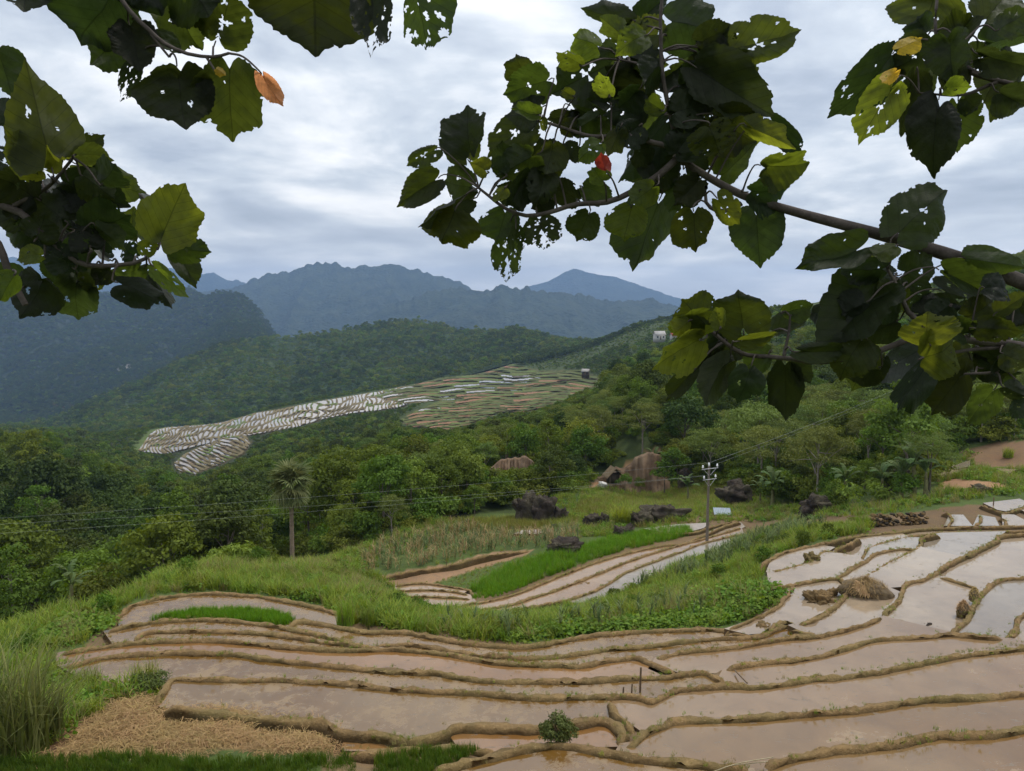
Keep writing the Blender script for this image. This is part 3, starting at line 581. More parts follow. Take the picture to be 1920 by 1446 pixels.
nr, nc = gx.shape
root = empty('terraced_slope', (0, 600, -95)); tag(root, 'far terraced slope of small shining paddies and red fields', 'terraces', kind='structure')
fcell = wat[:-1, :-1] & wat[1:, :-1] & wat[:-1, 1:] & wat[1:, 1:] & (idk[:-1, :-1] == idk[1:, 1:]) & (idk[:-1, 1:] == idk[:-1, :-1]) & (idk[1:, :-1] == idk[:-1, :-1])
fid = np.where(fcell, idk[:-1, :-1], -1)
ids, cnt = np.unique(fid[fid >= 0], return_counts=True)
prev = Matrix.Translation(root.location).inverted(); RL = np.array(root.location)
dropped = np.zeros(fid.shape, bool)
for k, n in zip(ids, cnt):
    a, b = np.where(fid == k)
    if n < 8: dropped[a, b] = True; continue
    vi = np.unique(np.r_[a * nc + b, a * nc + b + 1, (a + 1) * nc + b, (a + 1) * nc + b + 1])
    px, py = gx.ravel()[vi], gy.ravel()[vi]; z = float(np.mean(hp.reshape(-1, 3)[vi, 2]))
    W = onz(px, py, z); q = lambda x: np.searchsorted(vi, x)
    F = np.stack([q(a * nc + b), q((a + 1) * nc + b), q((a + 1) * nc + b + 1), q(a * nc + b + 1)], 1)
    rg = k // 1000000; ty = _h(np.int64(k), np.int64(3), 9)
    if rg == 3 and not wetR[a, b].mean() > 0.4:
        mat = M_REDEARTH if ty < 0.60 else M_FIELDGREEN; nm = 'field_strip'
    else: mat = M_WATER; nm = 'paddy_water'
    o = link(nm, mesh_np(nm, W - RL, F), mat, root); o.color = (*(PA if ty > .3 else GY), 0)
bk = sel[:-1, :-1] & sel[1:, :-1] & sel[:-1, 1:] & sel[1:, 1:] & ((fid < 0) | dropped)
a, b = np.where(bk); vi = np.unique(np.r_[a * nc + b, a * nc + b + 1, (a + 1) * nc + b, (a + 1) * nc + b + 1])
q = lambda x: np.searchsorted(vi, x); hv = hp.reshape(-1, 3)[vi].copy(); ok = ~np.isnan(hv[:, 2]); hv[~ok] = np.nanmean(hv, 0)
F = np.stack([q(a * nc + b), q((a + 1) * nc + b), q((a + 1) * nc + b + 1), q(a * nc + b + 1)], 1); F = F[ok[F].all(1)]
rg = reg.ravel()[vi]; vn = fbm(gx.ravel()[vi] / 25, gy.ravel()[vi] / 10, 51)
tc = np.where((rg == 3)[:, None], np.array((.085, .10, .03)), np.array((.17, .135, .07))) * (1 + vn[:, None]) ; tc = np.where((vn > 0.1)[:, None], np.array((.10, .13, .035)), tc)
hv[:, 2] += 0.5
o = link('terrace_bank', mesh_np('terrace_bank', hv - RL, F, False, tc), M_BANK, root)

# ------------------------------------------------------------------ hills and mountains
def canopy_mat(name, c1, c2, sc, rock=None):
    m = new_mat(name); p = POS(); t = ATTR()
    v = nt.nodes.new('ShaderNodeTexVoronoi'); v.inputs['Scale'].default_value = sc; nt.links.new(p, v.inputs['Vector'])
    n1 = NOISE(p, sc * 0.22, 5, 0.6); n2 = NOISE(p, sc * 2.5, 4, 0.65); n3 = NOISE(p, sc * 0.05, 4)
    c = MIXC(RAMP(n1, [(0.38, (0, 0, 0)), (0.62, (1, 1, 1))]), c1, c2)
    c = HSV(c, LERP(n3, 0.47, 0.53), None, LERP(n2, 0.55, 1.45))
    c = MIXC(1.0, c, t, 'MULTIPLY')
    if rock:
        mp = nt.nodes.new('ShaderNodeMapping'); mp.inputs['Scale'].default_value = (1, 1, .35); nt.links.new(p, mp.inputs[0])
        nr_ = NOISE(mp.outputs[0], rock, 4, 0.6)
        c = MIXC(RAMP(nr_, [(0.70, (0, 0, 0)), (0.73, (1, 1, 1))]), c, (.42, .40, .36))
    h = MATH('ADD', MATH('MULTIPLY', v.outputs['Distance'], -1.0), MATH('MULTIPLY', n2, 0.5))
    out(PRIN(c, 0.95, 0.1, BUMP(h, 0.9, 0.55 / sc))); return m
def mountain(name, ridge, front, zb, nx, nt_, amp, seed, m, back=0.5, pw=1.25, tint=None, lump=0.0, label=''):
    rp = np.array(ridge, float); xs = np.linspace(rp[0, 0], rp[-1, 0], nx)
    ry = np.interp(xs, rp[:, 0], rp[:, 1]); rY = np.interp(xs, rp[:, 0], rp[:, 2])
    dry = lump * (fbm(xs / 34.0, xs * 0 + seed, seed, 5) + 1.1 * (np.abs(fbm(xs / 17.0, xs * 0 + seed, seed + 5, 4)) - .12))
    P = at(xs, ry, rY); dz_ = dry * rY / FPX; t = np.concatenate([np.linspace(0, 1, nt_), 1 + np.linspace(0, back, nt_ // 4)[1:]])
    fd = np.interp(xs, rp[:, 0], np.broadcast_to(front, len(rp))) if not np.isscalar(front) else np.full(nx, front)
    Y = P[None, :, 1] - fd[None] * (1 - t[:, None]); X = (P[:, 0] / P[:, 1])[None] * Y
    tt = np.where(t < 1, t, np.maximum(0, 1 - (t - 1) * 1.6))[:, None]
    hgt = (P[None, :, 2] - zb); sc = fd.mean() / 3.0
    gul = .6 * fbm(X / sc, Y / (sc * 2.2), seed + 3, 5) - 1.1 * (np.abs(fbm(X / (sc * .55), Y / (sc * 1.6), seed + 4, 5)) - .10)
    Z = zb + hgt * np.clip(tt, 0, 1) ** pw + amp * gul * np.sin(np.clip(tt, 0, 1) * math.pi) * 2.0 + dz_[None] * np.clip(tt, 0, 1) ** 9
    V = np.stack([X, Y, Z], -1)
    cols = np.ones(V.shape)
    if tint is not None:
        a, b = proj(V); cols = tint(a, b, cols, V)
    o = link(name, mesh_np(name, V.reshape(-1, 3), gridF(len(t), nx), True, cols.reshape(-1, 3)), m)
    tag(o, label, 'mountain', kind='structure'); return o, V
MC_FAR = canopy_mat('far_forest', (.022, .033, .024), (.040, .052, .034), 0.030)
MC_MTN = canopy_mat('mountain_forest', (.022, .034, .020), (.046, .060, .032), 0.045, 0.0042)
MC_HILL = canopy_mat('hill_forest', (.030, .050, .016), (.055, .080, .026), 0.12)
mountain('mountain', [(-700,500,8200),(-100,490,8200),(0,483,8200),(60,490,8200),(140,512,8200),(250,520,8200),(320,504,8200),(345,503,8200),(380,515,8200),(402,512,8200),(425,525,8200),(455,530,8200),(540,565,8200),(620,600,8200)], 1500, -260, 260, 30, 60, 71, MC_FAR, lump=12, label='pale blue farthest ridge at the far left')
mountain('mountain', [(820,640,8300),(900,590,8300),(970,545,8300),(1030,526,8300),(1060,509,8300),(1077,503,8300),(1100,510,8300),(1150,518,8300),(1200,535,8300),(1250,553,8300),(1290,566,8300),(1400,600,8300),(1600,620,8300)], 1600, -260, 260, 40, 70, 72, MC_FAR, lump=5, label='pale blue pyramid-shaped mountain with a pointed summit')
mountain('mountain', [(200,640,5600),(310,585,5600),(370,548,5600),(440,535,5600),(490,517,5600),(540,512,5600),(580,498,5600),(605,495,5600),(630,494,5600),(660,504,5600),(700,499,5600),(725,494,5600),(770,506,5600),(820,516,5600),(865,531,5600),(900,548,5600),(960,600,5600),(1020,650,5600)], 1600, -260, 520, 150, 150, 73, MC_MTN, lump=15, label='broad blue mountain with a double hump')
mountain('mountain', [(560,650,4400),(640,610,4400),(730,577,4400),(780,556,4400),(840,543,4400),(860,541,4400),(900,545,4400),(935,537,4400),(960,545,4400),(1010,546,4400),(1060,551,4400),(1100,551,4400),(1150,561,4400),(1200,566,4400),(1260,570,4400),(1340,571,4400),(1420,600,4400),(1500,640,4400)], 1300, -260, 520, 150, 120, 74, MC_MTN, lump=18, label='long blue karst ridge with pale cliffs in the middle')
mountain('hill', [(780,650,3600),(840,627,3600),(900,613,3600),(950,618,3600),(1000,627,3600),(1050,625,3600),(1120,640,3600),(1250,650,3600)], 900, -262, 160, 40, 30, 75, MC_MTN, lump=4, label='low dark wooded hill in the valley')
def tl(a, b, c, V):
    c[inpoly(a, b, [(92,752),(110,748),(140,762),(135,770),(105,765)])] = (4.5, 2.2, 1.6)
    c[inpoly(a, b, [(70,748),(95,745),(140,756),(120,760)])] = (2.2, 2.2, 1.6); return c
LEFTM = mountain('mountain', [(-900,400,3300),(-500,450,3300),(-200,485,3200),(0,505,3150),(40,507,3100),(90,528,3050),(150,548,3000),(250,552,2950),(320,553,2900),(357,541,2850),(385,556,2800),(410,550,2750),(432,547,2700),(460,556,2700),(485,580,2680),(505,610,2660),(518,632,2650),(540,680,2640),(600,760,2640)], 1350, -270, 560, 150, 130, 76, MC_MTN, pw=1.1, tint=tl, lump=9, label='dark green forested mountain at the left')
LEFTM = LEFTM[1]
FOOT = np.array([(-400,870,1000),(60,830,1000),(200,803,1000),(330,792,980),(480,778,960),(600,757,960),(700,733,980),(800,708,1000),(900,686,1040),(980,668,1080),(1100,655,1120),(1200,650,1150)], float)
RIDGE = np.array([(-400,845,1350),(20,815,1350),(120,782,1350),(200,745,1380),(320,692,1420),(400,653,1450),(450,640,1470),(520,634,1500),(600,630,1520),(680,612,1560),(740,602,1600),(765,601,1600),(810,608,1580),(860,622,1560),(920,625,1500),(980,627,1480),(1050,642,1450),(1120,655,1420),(1200,668,1400)], float)
xs = np.linspace(-400, 1200, 520); t = np.concatenate([np.linspace(-0.12, 1, 150), 1 + np.linspace(0, .5, 30)[1:]])
A = at(xs, np.interp(xs, FOOT[:, 0], FOOT[:, 1]), np.interp(xs, FOOT[:, 0], FOOT[:, 2])); B = at(xs, np.interp(xs, RIDGE[:, 0], RIDGE[:, 1]), np.interp(xs, RIDGE[:, 0], RIDGE[:, 2]))
Yh = A[None, :, 1] + (B - A)[None, :, 1] * t[:, None]; uh = (xs - CX) / FPX
tt = np.where(t < 1, t, 1 - (t - 1) * 1.5)[:, None]
Zh = A[None, :, 2] + (B - A)[None, :, 2] * np.minimum(t, 1)[:, None] - np.maximum(t - 1, 0)[:, None] * 420; Xh = uh[None] * Yh * 1.0
Xh = A[None, :, 0] / A[None, :, 1] * Yh
rib = np.sin((xs[None] + 60 * tt) / 26 + 6 * fbm(xs[None] / 90, tt * 2, 78)) * 5 + fbm(Xh / 120, Yh / 200, 77, 5) * 46
Zh = Zh + rib * np.clip(np.sin(np.clip(tt, 0, 1) * math.pi), 0, 1)
HILL = np.stack([Xh, Yh, Zh], -1); ha, hb = proj(HILL)
HGRASS = [(140,800),(240,748),(330,700),(400,672),(420,690),(350,735),(260,780),(200,800)], [(470,700),(520,650),(560,640),(600,645),(540,690),(500,735),(450,750)]
hc = np.ones(HILL.shape); hgm = np.zeros(ha.shape, bool)
for g in HGRASS: hgm |= inpoly(ha, hb, g)
hc[hgm] = (1.0, 1.0, 1.0)
o = link('hill', mesh_np('hill', HILL.reshape(-1, 3), gridF(*ha.shape), True, hc.reshape(-1, 3)), MC_HILL); tag(o, 'wooded hill rising behind the far terraces', 'hill', kind='structure')

# ------------------------------------------------------------------ haze
m = new_mat('haze'); pv = nt.nodes.new('ShaderNodeVolumePrincipled'); pv.inputs['Color'].default_value = (.40, .62, 1.0, 1)
pv.inputs['Density'].default_value = 9.5e-5; pv.inputs['Anisotropy'].default_value = 0.25
no = nt.nodes.new('ShaderNodeOutputMaterial'); nt.links.new(pv.outputs[0], no.inputs['Volume'])
b = MB(); b.box((0, 4900, 97.5), (29000, 10200, 765)); o = link('haze', b.mesh('haze'), m)
tag(o, 'pale blue haze filling the valley air', 'haze', kind='stuff')
# ------------------------------------------------------------------ plant prototypes
def rhombs(P, Nrm, size, aspect, rs, tint, tip=None):
    """one four-cornered leaf per point, lying in the plane across Nrm"""
    n = len(P); Nrm = Nrm / (np.linalg.norm(Nrm, axis=1)[:, None] + 1e-9)
    a = rs.normal(size=(n, 3)) if tip is None else tip
    a = a - (a * Nrm).sum(1)[:, None] * Nrm; a /= np.linalg.norm(a, axis=1)[:, None] + 1e-9
    b = np.cross(Nrm, a); s = np.asarray(size)[:, None] if np.ndim(size) else size
    V = np.stack([P - a * s * .5, P + b * s * aspect * .5 + a * s * .05, P + a * s * .5 - Nrm * s * .12, P - b * s * aspect * .5 + a * s * .05], 1).reshape(-1, 3)
    F = np.arange(n * 4).reshape(n, 4); C = np.repeat(np.stack([tint, tint, tint], 1), 4, 0)
    return V, F, C
def crown(name, seed, rx, rz, zc, ncl, nlf, leaf, cr, m, flat_=0.75, low=-0.3, aspect=.6, hollow=.55, droop=0.0):
    rs = np.random.RandomState(seed); b = MB(); cs = []
    for i in range(ncl):
        d = rs.normal(size=3); d /= np.linalg.norm(d)
        while d[2] < low: d = rs.normal(size=3); d /= np.linalg.norm(d)
        r = rs.uniform(hollow, 1.0) ** 0.7; lop = 1 + 0.28 * math.sin(3 * math.atan2(d[1], d[0]) + seed)
        c = np.array((d[0] * rx * r * lop, d[1] * rx * r * lop, zc + d[2] * rz * r)); cs.append(c); q = cr * rs.uniform(.65, 1.3)
        D = rs.normal(size=(nlf, 3)); D[:, 2] = np.abs(D[:, 2]) * 1.0 - .35; D /= np.linalg.norm(D, axis=1)[:, None]
        P = c + D * q * rs.uniform(.55, 1.08, (nlf, 1)) * (1, 1, flat_)
        Nn = D + rs.normal(size=(nlf, 3)) * .55 + (0, 0, .35)
        tint = np.clip(rs.uniform(0, 1, nlf) * .55 + rs.uniform(0, .45), 0, 1)
        tip = D * (1, 1, 0) + (0, 0, -droop) + rs.normal(size=(nlf, 3)) * .5
        b.add(*[x for x in rhombs(P, Nn, leaf * rs.uniform(.6, 1.35, nlf), aspect, rs, tint, tip)][:2], col=None); b.c[-1] = np.repeat(np.stack([tint] * 3, 1), 4, 0)
    me = b.mesh(name); me.materials.append(m); return me, cs
def trunk(name, seed, h, r, cs, m, k=7, base=0.0):
    rs = np.random.RandomState(seed); b = MB()
    t = np.linspace(0, 1, 8); bend = rs.normal(size=2) * h * .05
    P = np.stack([bend[0] * t ** 2, bend[1] * t ** 2, base + h * t], 1); P[0, 2] -= 0.8
    b.tube(P, r * (1 - .75 * t) * (1 + .35 * (t < .1)), 7)
    for i in range(min(k, len(cs))):
        c = cs[int(i * len(cs) / k)]; s = P[int(rs.uniform(3, 7))]; mid = (s + c) / 2 + (0, 0, .12 * h * rs.uniform(-.3, .6))
        b.tube(crom(np.array([s, mid, c]), .6), np.linspace(r * .38, r * .1, len(crom(np.array([s, mid, c]), .6))), 5, cap=False)
    me = b.mesh(name, True); me.materials.append(m); return me
M_BARK = earth_mat('bark_grey', (.16, .135, .105), (.09, .072, .055), 3.0, 0.6, 0.02)
M_BARKP = earth_mat('bark_pale', (.27, .24, .20), (.17, .14, .11), 3.0, 0.5, 0.02)
M_LD = foliage_mat('leaf_dark', (0.032, 0.053, 0.007), (0.075, 0.109, 0.014), .28, .025, .5)
M_LM = foliage_mat('leaf_mid', (0.062, 0.099, 0.009), (0.136, 0.192, 0.018), .33, .03, .5)
M_LP = foliage_mat('leaf_pale', (0.102, 0.140, 0.028), (0.178, 0.225, 0.049), .33, .025, .45)
M_LY = foliage_mat('leaf_yellow_green', (0.105, 0.154, 0.016), (0.183, 0.230, 0.034), .36, .03, .4)
M_LR = foliage_mat('leaf_dry_red', (.16, .085, .045), (.24, .14, .075), .25, .02, .4)
KIND = {}
def kind(key, nv, H_, rx, rz, zc, ncl, nlf, leaf, cr, m, tr=.16, bark=None, **k):
    KIND[key] = []
    for v in range(nv):
        c, cs = crown('crown', 100 * v + len(key) * 7 + ncl, rx * (1 - .08 * v), rz * (1 + .07 * v), zc, ncl, nlf, leaf, cr, m, **k)
        KIND[key].append((c, trunk('trunk', v + 5, zc + rz * .35, tr, cs, bark or M_BARK)))
    return KIND[key]
kind('dark', 3, 9, 3.4, 3.3, 5.6, 52, 78, .38, 1.05, M_LD, .2)
kind('mid', 3, 9, 3.1, 3.5, 5.4, 50, 78, .36, 1.0, M_LM, .18)
kind('pale', 3, 8, 3.3, 2.5, 5.2, 46, 80, .30, 1.0, M_LP, .15, M_BARKP, flat_=.5, aspect=.4, droop=.3)
kind('yellow', 2, 8, 2.7, 3.0, 4.8, 44, 75, .34, .95, M_LY, .15)
kind('slim', 2, 11, 1.7, 3.6, 7.4, 40, 62, .32, .8, M_LM, .12, M_BARKP, low=-.7)
kind('shrub', 3, 2.4, 1.25, .95, 1.0, 20, 60, .22, .5, M_LM, .05, low=-.5)
kind('feather', 1, 8, 3.3, 2.1, 5.0, 60, 70, .20, .75, M_LP, .16, M_BARK, flat_=.35, aspect=.35, hollow=.3)
kind('red', 1, 6, 1.1, 2.1, 3.6, 26, 60, .24, .6, M_LR, .09, low=-.6)
# light versions for the mass of the forest far behind
def lite(name, seed, rx, rz, zc, m, n=13, nl=20, leaf=1.0):
    c, cs = crown(name, seed, rx, rz, zc, n, nl, leaf, 1.5, m, hollow=.6); return c
LITE = [lite('lite', 1, 3.1, 3.2, 4.2, M_LD), lite('lite', 2, 3.3, 3.0, 4.2, M_LD), lite('lite', 3, 2.9, 3.4, 4.4, M_LM), lite('lite', 4, 3.2, 2.8, 4.0, M_LM), lite('lite', 5, 2.4, 3.8, 5.0, M_LM), lite('lite', 6, 3.0, 2.8, 4.2, M_LY)]

# ------------------------------------------------------------------ uncountable masses: geometry-node instances on points
def stuff(name, P, protos, idx, rot, scl, label, cat):
    col = bpy.data.collections.new(name + '_kinds')
    for i, me in enumerate(protos):
        o = bpy.data.objects.new('%s_kind_%02d' % (name, i), me); col.objects.link(o)
    me = bpy.data.meshes.new(name); n = len(P); me.vertices.add(n); me.vertices.foreach_set('co', np.asarray(P, np.float32).ravel())
    a = me.attributes.new('idx', 'INT', 'POINT'); a.data.foreach_set('value', np.asarray(idx, np.int32))
    a = me.attributes.new('rot', 'FLOAT_VECTOR', 'POINT'); a.data.foreach_set('vector', np.asarray(rot, np.float32).ravel())
    a = me.attributes.new('scl', 'FLOAT_VECTOR', 'POINT'); a.data.foreach_set('vector', np.asarray(scl, np.float32).ravel())
    o = link(name, me)
    g = bpy.data.node_groups.new(name, 'GeometryNodeTree')
    g.interface.new_socket('Geometry', in_out='INPUT', socket_type='NodeSocketGeometry'); g.interface.new_socket('Geometry', in_out='OUTPUT', socket_type='NodeSocketGeometry')
    gi, go = g.nodes.new('NodeGroupInput'), g.nodes.new('NodeGroupOutput')
    ci = g.nodes.new('GeometryNodeCollectionInfo'); ci.inputs['Collection'].default_value = col; ci.inputs['Separate Children'].default_value = True; ci.inputs['Reset Children'].default_value = True
    ip = g.nodes.new('GeometryNodeInstanceOnPoints'); ip.inputs['Pick Instance'].default_value = True
    def na(nm, t):
        q = g.nodes.new('GeometryNodeInputNamedAttribute'); q.data_type = t; q.inputs['Name'].default_value = nm; return q.outputs['Attribute']
    er = g.nodes.new('FunctionNodeEulerToRotation'); g.links.new(na('rot', 'FLOAT_VECTOR'), er.inputs[0])
    g.links.new(gi.outputs[0], ip.inputs['Points']); g.links.new(ci.outputs[0], ip.inputs['Instance']); g.links.new(na('idx', 'INT'), ip.inputs['Instance Index'])
    g.links.new(er.outputs[0], ip.inputs['Rotation']); g.links.new(na('scl', 'FLOAT_VECTOR'), ip.inputs['Scale']); g.links.new(ip.outputs[0], go.inputs[0])
    md = o.modifiers.new('instances', 'NODES'); md.node_group = g
    tag(o, label, cat, kind='stuff'); return o
NR = np.random.RandomState(11)
def yaw(n, tilt=0.0):
    return np.stack([NR.normal(0, 1, n) * tilt, NR.normal(0, 1, n) * tilt, NR.uniform(0, 6.283, n)], 1)
def sc1(n, a, b):
    s = NR.uniform(a, b, n); return np.stack([s, s, s * NR.uniform(.85, 1.2, n)], 1)
def field(poly, dens, y0, y1, lim=60000):
    """points spread evenly over the ground that lies inside an outline of the photograph"""
    px = [p[0] for p in poly]; u0, u1 = (min(px) - CX) / FPX, (max(px) - CX) / FPX
    xs = [u0 * y0, u0 * y1, u1 * y0, u1 * y1]; x0, x1 = min(xs), max(xs); n = int((x1 - x0) * (y1 - y0) * dens)
    n = min(n, 3000000); X = NR.uniform(x0, x1, n); Y = NR.uniform(y0, y1, n)
    k = (X / Y > u0 - .05) & (X / Y < u1 + .05); X, Y = X[k], Y[k]; Z = H(X, Y); a, b = proj(np.stack([X, Y, Z], 1)); k = inpoly(a, b, poly)
    P = np.stack([X, Y, Z], 1)[k]
    return P[:lim]
def off_water(P, rad=0.0):
    k = np.ones(len(P), bool)
    for W in WPADS: k &= ~inpoly(P[:, 0], P[:, 1], W[:, :2])
    return P[k]

# ------------------------------------------------------------------ forest placement
TLINE = np.array([(-400,1500),(0,1230),(200,1130),(400,1078),(530,1052),(640,1030),(720,1000),(830,968),(900,950),(960,948),(1000,930),(1080,918),(1100,898),(1140,880),(1250,868),(1270,884),(1330,905),(1420,930),(1480,945),(1560,950),(1650,940),(1740,925),(1752,872),(1800,855),(1840,832),(1920,815),(2300,800)], float)
SKYL = np.array([(-500,795),(0,795),(150,800),(200,830),(300,852),(335,893),(400,880),(470,838),(520,808),(580,790),(650,768),(740,775),(780,805),(850,795),(950,782),(1000,776),(1060,752),(1130,705),(1180,650),(1250,602),(1400,575),(1560,572),(1700,545),(1800,520),(1920,470),(2400,400)], float)
n = 90000
Yc = np.sqrt(NR.uniform(50 ** 2, 1000 ** 2, n)); Uc = NR.uniform(-.95, .95, n); Xc = Uc * Yc; Zc = H(Xc, Yc)
ca, cb = proj(np.stack([Xc, Yc, Zc], 1))
lim = np.interp(ca, TLINE[:, 0], TLINE[:, 1])
ok = np.where(ca < 500, Yc > 54 + np.clip(ca, 0, 480) / 480 * 5, cb < lim)
midz = np.zeros(n, bool)
for p in MIDP: midz |= inpoly(ca, cb, p)
ok &= ~((Yc > 300) & midz)
ok &= ~(inpoly(ca, cb, [(225,850),(260,800),(300,790),(330,800),(262,850)]) & (Yc > 300))
ok &= NR.uniform(0, 1, n) < np.where(Yc < 420, 0.85, 0.6)
ok &= ~((ca > 1000) & (Yc < 330) & (NR.uniform(0, 1, n) < .45))
Xc, Yc, Zc, ca, cb = Xc[ok], Yc[ok], Zc[ok], ca[ok], cb[ok]
n = len(Xc)
patch = fbm(Xc / 45, Yc / 45, 61); r = NR.uniform(0, 1, n)
kk = np.empty(n, object)
left = ca < 500
kk[:] = 'mid'
kk[left & (patch > -.10)] = 'dark'; kk[left & (r > .86)] = 'yellow'; kk[left & (r < .10)] = 'slim'
cen = (ca >= 500) & (ca < 1050)
kk[cen & (patch > .08)] = 'dark'; kk[cen & (r > .80)] = 'pale'; kk[cen & (r < .13)] = 'slim'; kk[cen & (r > .55) & (r < .62)] = 'yellow'
rt = ca >= 1050
kk[rt & (patch > -.12)] = 'pale'; kk[rt & (r > .72)] = 'mid'; kk[rt & (r < .10)] = 'dark'; kk[rt & (r > .93)] = 'yellow'
HT = dict(dark=9.0, mid=9.0, pale=7.8, yellow=7.9, slim=11.2)
hs = np.array([HT[q] for q in kk]); sc = NR.uniform(.5, 1.0, n) + .45 * (NR.uniform(0, 1, n) ** 4) * np.where(rt, .80, 1.0) * np.where((ca > 450) & (Yc < 90), .7, 1)
sc = np.where(left & (Yc < 70), sc * .8, sc); sc = np.where(left & (Yc > 100) & (Yc < 260), sc * 1.3, sc)
sl = np.interp(ca, SKYL[:, 0], SKYL[:, 1])
for it in range(3):
    top = proj(np.stack([Xc, Yc, Zc + hs * sc], 1))[1]
    bad = top < sl; sc = np.where(bad, sc * .72, sc)
top = proj(np.stack([Xc, Yc, Zc + hs * sc], 1))[1]
good = (top > sl - 4) | (Yc > 600)
for f in (1.0, .75, .45):
    for dx in (-.7, 0, .7):
        a, b = proj(np.stack([Xc + dx * 3.2 * sc, Yc, Zc + hs * sc * f], 1))
        for p in MIDP + [[(1100,925),(1140,890),(1180,860),(1195,838),(1245,832),(1250,905),(1180,915),(1110,925)], [(920,905),(925,868),(990,858),(1000,890)], [(920,955),(920,930),(962,930),(965,955)]]:
            good &= ~(inpoly(a, b, p) & (Yc < 700))
good &= sc > .25
good &= ~((np.abs(ca - 549) < 75) & (Yc < 74))
Xc, Yc, Zc, ca, cb, kk, sc, hs, left, cen, rt = [q[good] for q in (Xc, Yc, Zc, ca, cb, kk, sc, hs, left, cen, rt)]
# thin to a natural spacing, nearest first
order = np.argsort(Yc); cellsz = 2.2; occ = {}; keep = []
for i in order:
    rr = 1.7 * sc[i] * (1 + Yc[i] / 900); key = (int(Xc[i] // 4), int(Yc[i] // 4)); clash = False
    for dx in (-1, 0, 1):
        for dy in (-1, 0, 1):
            for (x, y, q) in occ.get((key[0] + dx, key[1] + dy), ()):
                if (x - Xc[i]) ** 2 + (y - Yc[i]) ** 2 < (rr + q) ** 2: clash = True; break
            if clash: break
        if clash: break
    if not clash: keep.append(i); occ.setdefault(key, []).append((Xc[i], Yc[i], rr))
keep = np.array(keep)
inview = (ca[keep] > -60) & (ca[keep] < 1980)
ind = keep[inview][:270]; rest = np.array(sorted(set(keep.tolist()) - set(ind.tolist())))
LAB = {'dark': 'dark green broad-crowned tree', 'mid': 'mid green rounded tree', 'pale': 'pale grey-green feathery tree', 'yellow': 'yellow-green leafy tree', 'slim': 'slender tree on a thin pale trunk'}
def tree(name, me_c, me_t, loc, rz, s, label, group=None):
    e = empty(name, loc, rz, s); tag(e, label, 'tree', group)
    link('trunk', me_t, None, e); link('crown', me_c, None, e); return e
for i in ind:
    v = KIND[kk[i]][int(NR.randint(len(KIND[kk[i]])))]
    zone, y0_, y1_ = ('ravine wood at the left', 85, 120) if ca[i] < 330 else ('wood behind the fan palm', 85, 120) if ca[i] < 720 else ('wood behind the big boulder', 105, 130) if ca[i] < 1060 else ('slope behind the power pole', 120, 145) if ca[i] < 1500 else ('slope below the overhanging branch', 95, 125)
    lab = '%s %s, %s of the %s' % ('small' if sc[i] < .6 else 'large' if sc[i] > .85 else 'middle-sized', LAB[kk[i]], 'front' if Yc[i] < y0_ else 'middle' if Yc[i] < y1_ else 'back', zone)
    tree('forest_tree', v[0], v[1], (Xc[i], Yc[i], Zc[i]), NR.uniform(0, 6.28), float(sc[i]), lab, lab)
protos = []; off = {}
for q in ('dark', 'mid', 'pale', 'yellow', 'slim'): off[q] = len(protos); protos += [c for c, t in KIND[q]]
nl0 = len(protos); protos += LITE
far = Yc[rest] > 330
idx = np.array([off[kk[i]] + NR.randint(len(KIND[kk[i]])) for i in rest]); idx[far] = nl0 + NR.randint(0, len(LITE), far.sum())
# trees of the wooded hill
hp_ = HILL[:150].reshape(-1, 3); ii_ = NR.randint(0, 148, 26000); jj_ = NR.randint(0, HILL.shape[1] - 1, 26000); fa, fb = NR.uniform(0, 1, (2, 26000))
PH = HILL[ii_, jj_] * ((1 - fa) * (1 - fb))[:, None] + HILL[ii_ + 1, jj_] * (fa * (1 - fb))[:, None] + HILL[ii_, jj_ + 1] * ((1 - fa) * fb)[:, None] + HILL[ii_ + 1, jj_ + 1] * (fa * fb)[:, None]
pa, pb = proj(PH); kg = np.ones(len(PH), bool)
for g in HGRASS: kg &= ~(inpoly(pa, pb, g) & (NR.uniform(0, 1, len(PH)) < .45))
kg &= NR.uniform(0, 1, len(PH)) < np.clip(HILL[ii_, jj_, 1] / 1600, .3, 1)
PH = PH[kg][:20000]
q = LEFTM[:150]; i2 = NR.randint(1, 149, 30000); j2 = NR.randint(150, q.shape[1] - 1, 30000); f2 = NR.uniform(0, 1, (30000, 1)); PM = q[i2, j2] * (1 - f2) + q[i2 - 1, j2 - 1] * f2
yv = np.sqrt(NR.uniform(1150 ** 2, 2050 ** 2, 9000)); xv = NR.uniform(-.98, -.40, 9000) * yv; PX = np.stack([xv, yv, H(xv, yv)], 1)
yv = np.sqrt(NR.uniform(900 ** 2, 1300 ** 2, 9000)); xv = NR.uniform(-.10, .35, 9000) * yv; q2 = np.stack([xv, yv, H(xv, yv)], 1); a, b = proj(q2); kq = np.ones(len(q2), bool)
for p in MIDP: kq &= ~inpoly(a, b, p) & ~inpoly(a, b - 9, p)
PX = np.concatenate([PX, q2[kq]]); PM = np.concatenate([PM, PX])
P = np.concatenate([np.stack([Xc, Yc, Zc], 1)[rest], PH, PM]); ih = nl0 + np.concatenate([np.where(fbm(PH[:, 0] / 90, PH[:, 1] / 160, 99) > -.05, NR.randint(2, 6, len(PH)), NR.randint(0, 4, len(PH))), np.where(NR.uniform(0, 1, len(PM)) < .92, NR.randint(0, 2, len(PM)), NR.randint(2, 4, len(PM)))])
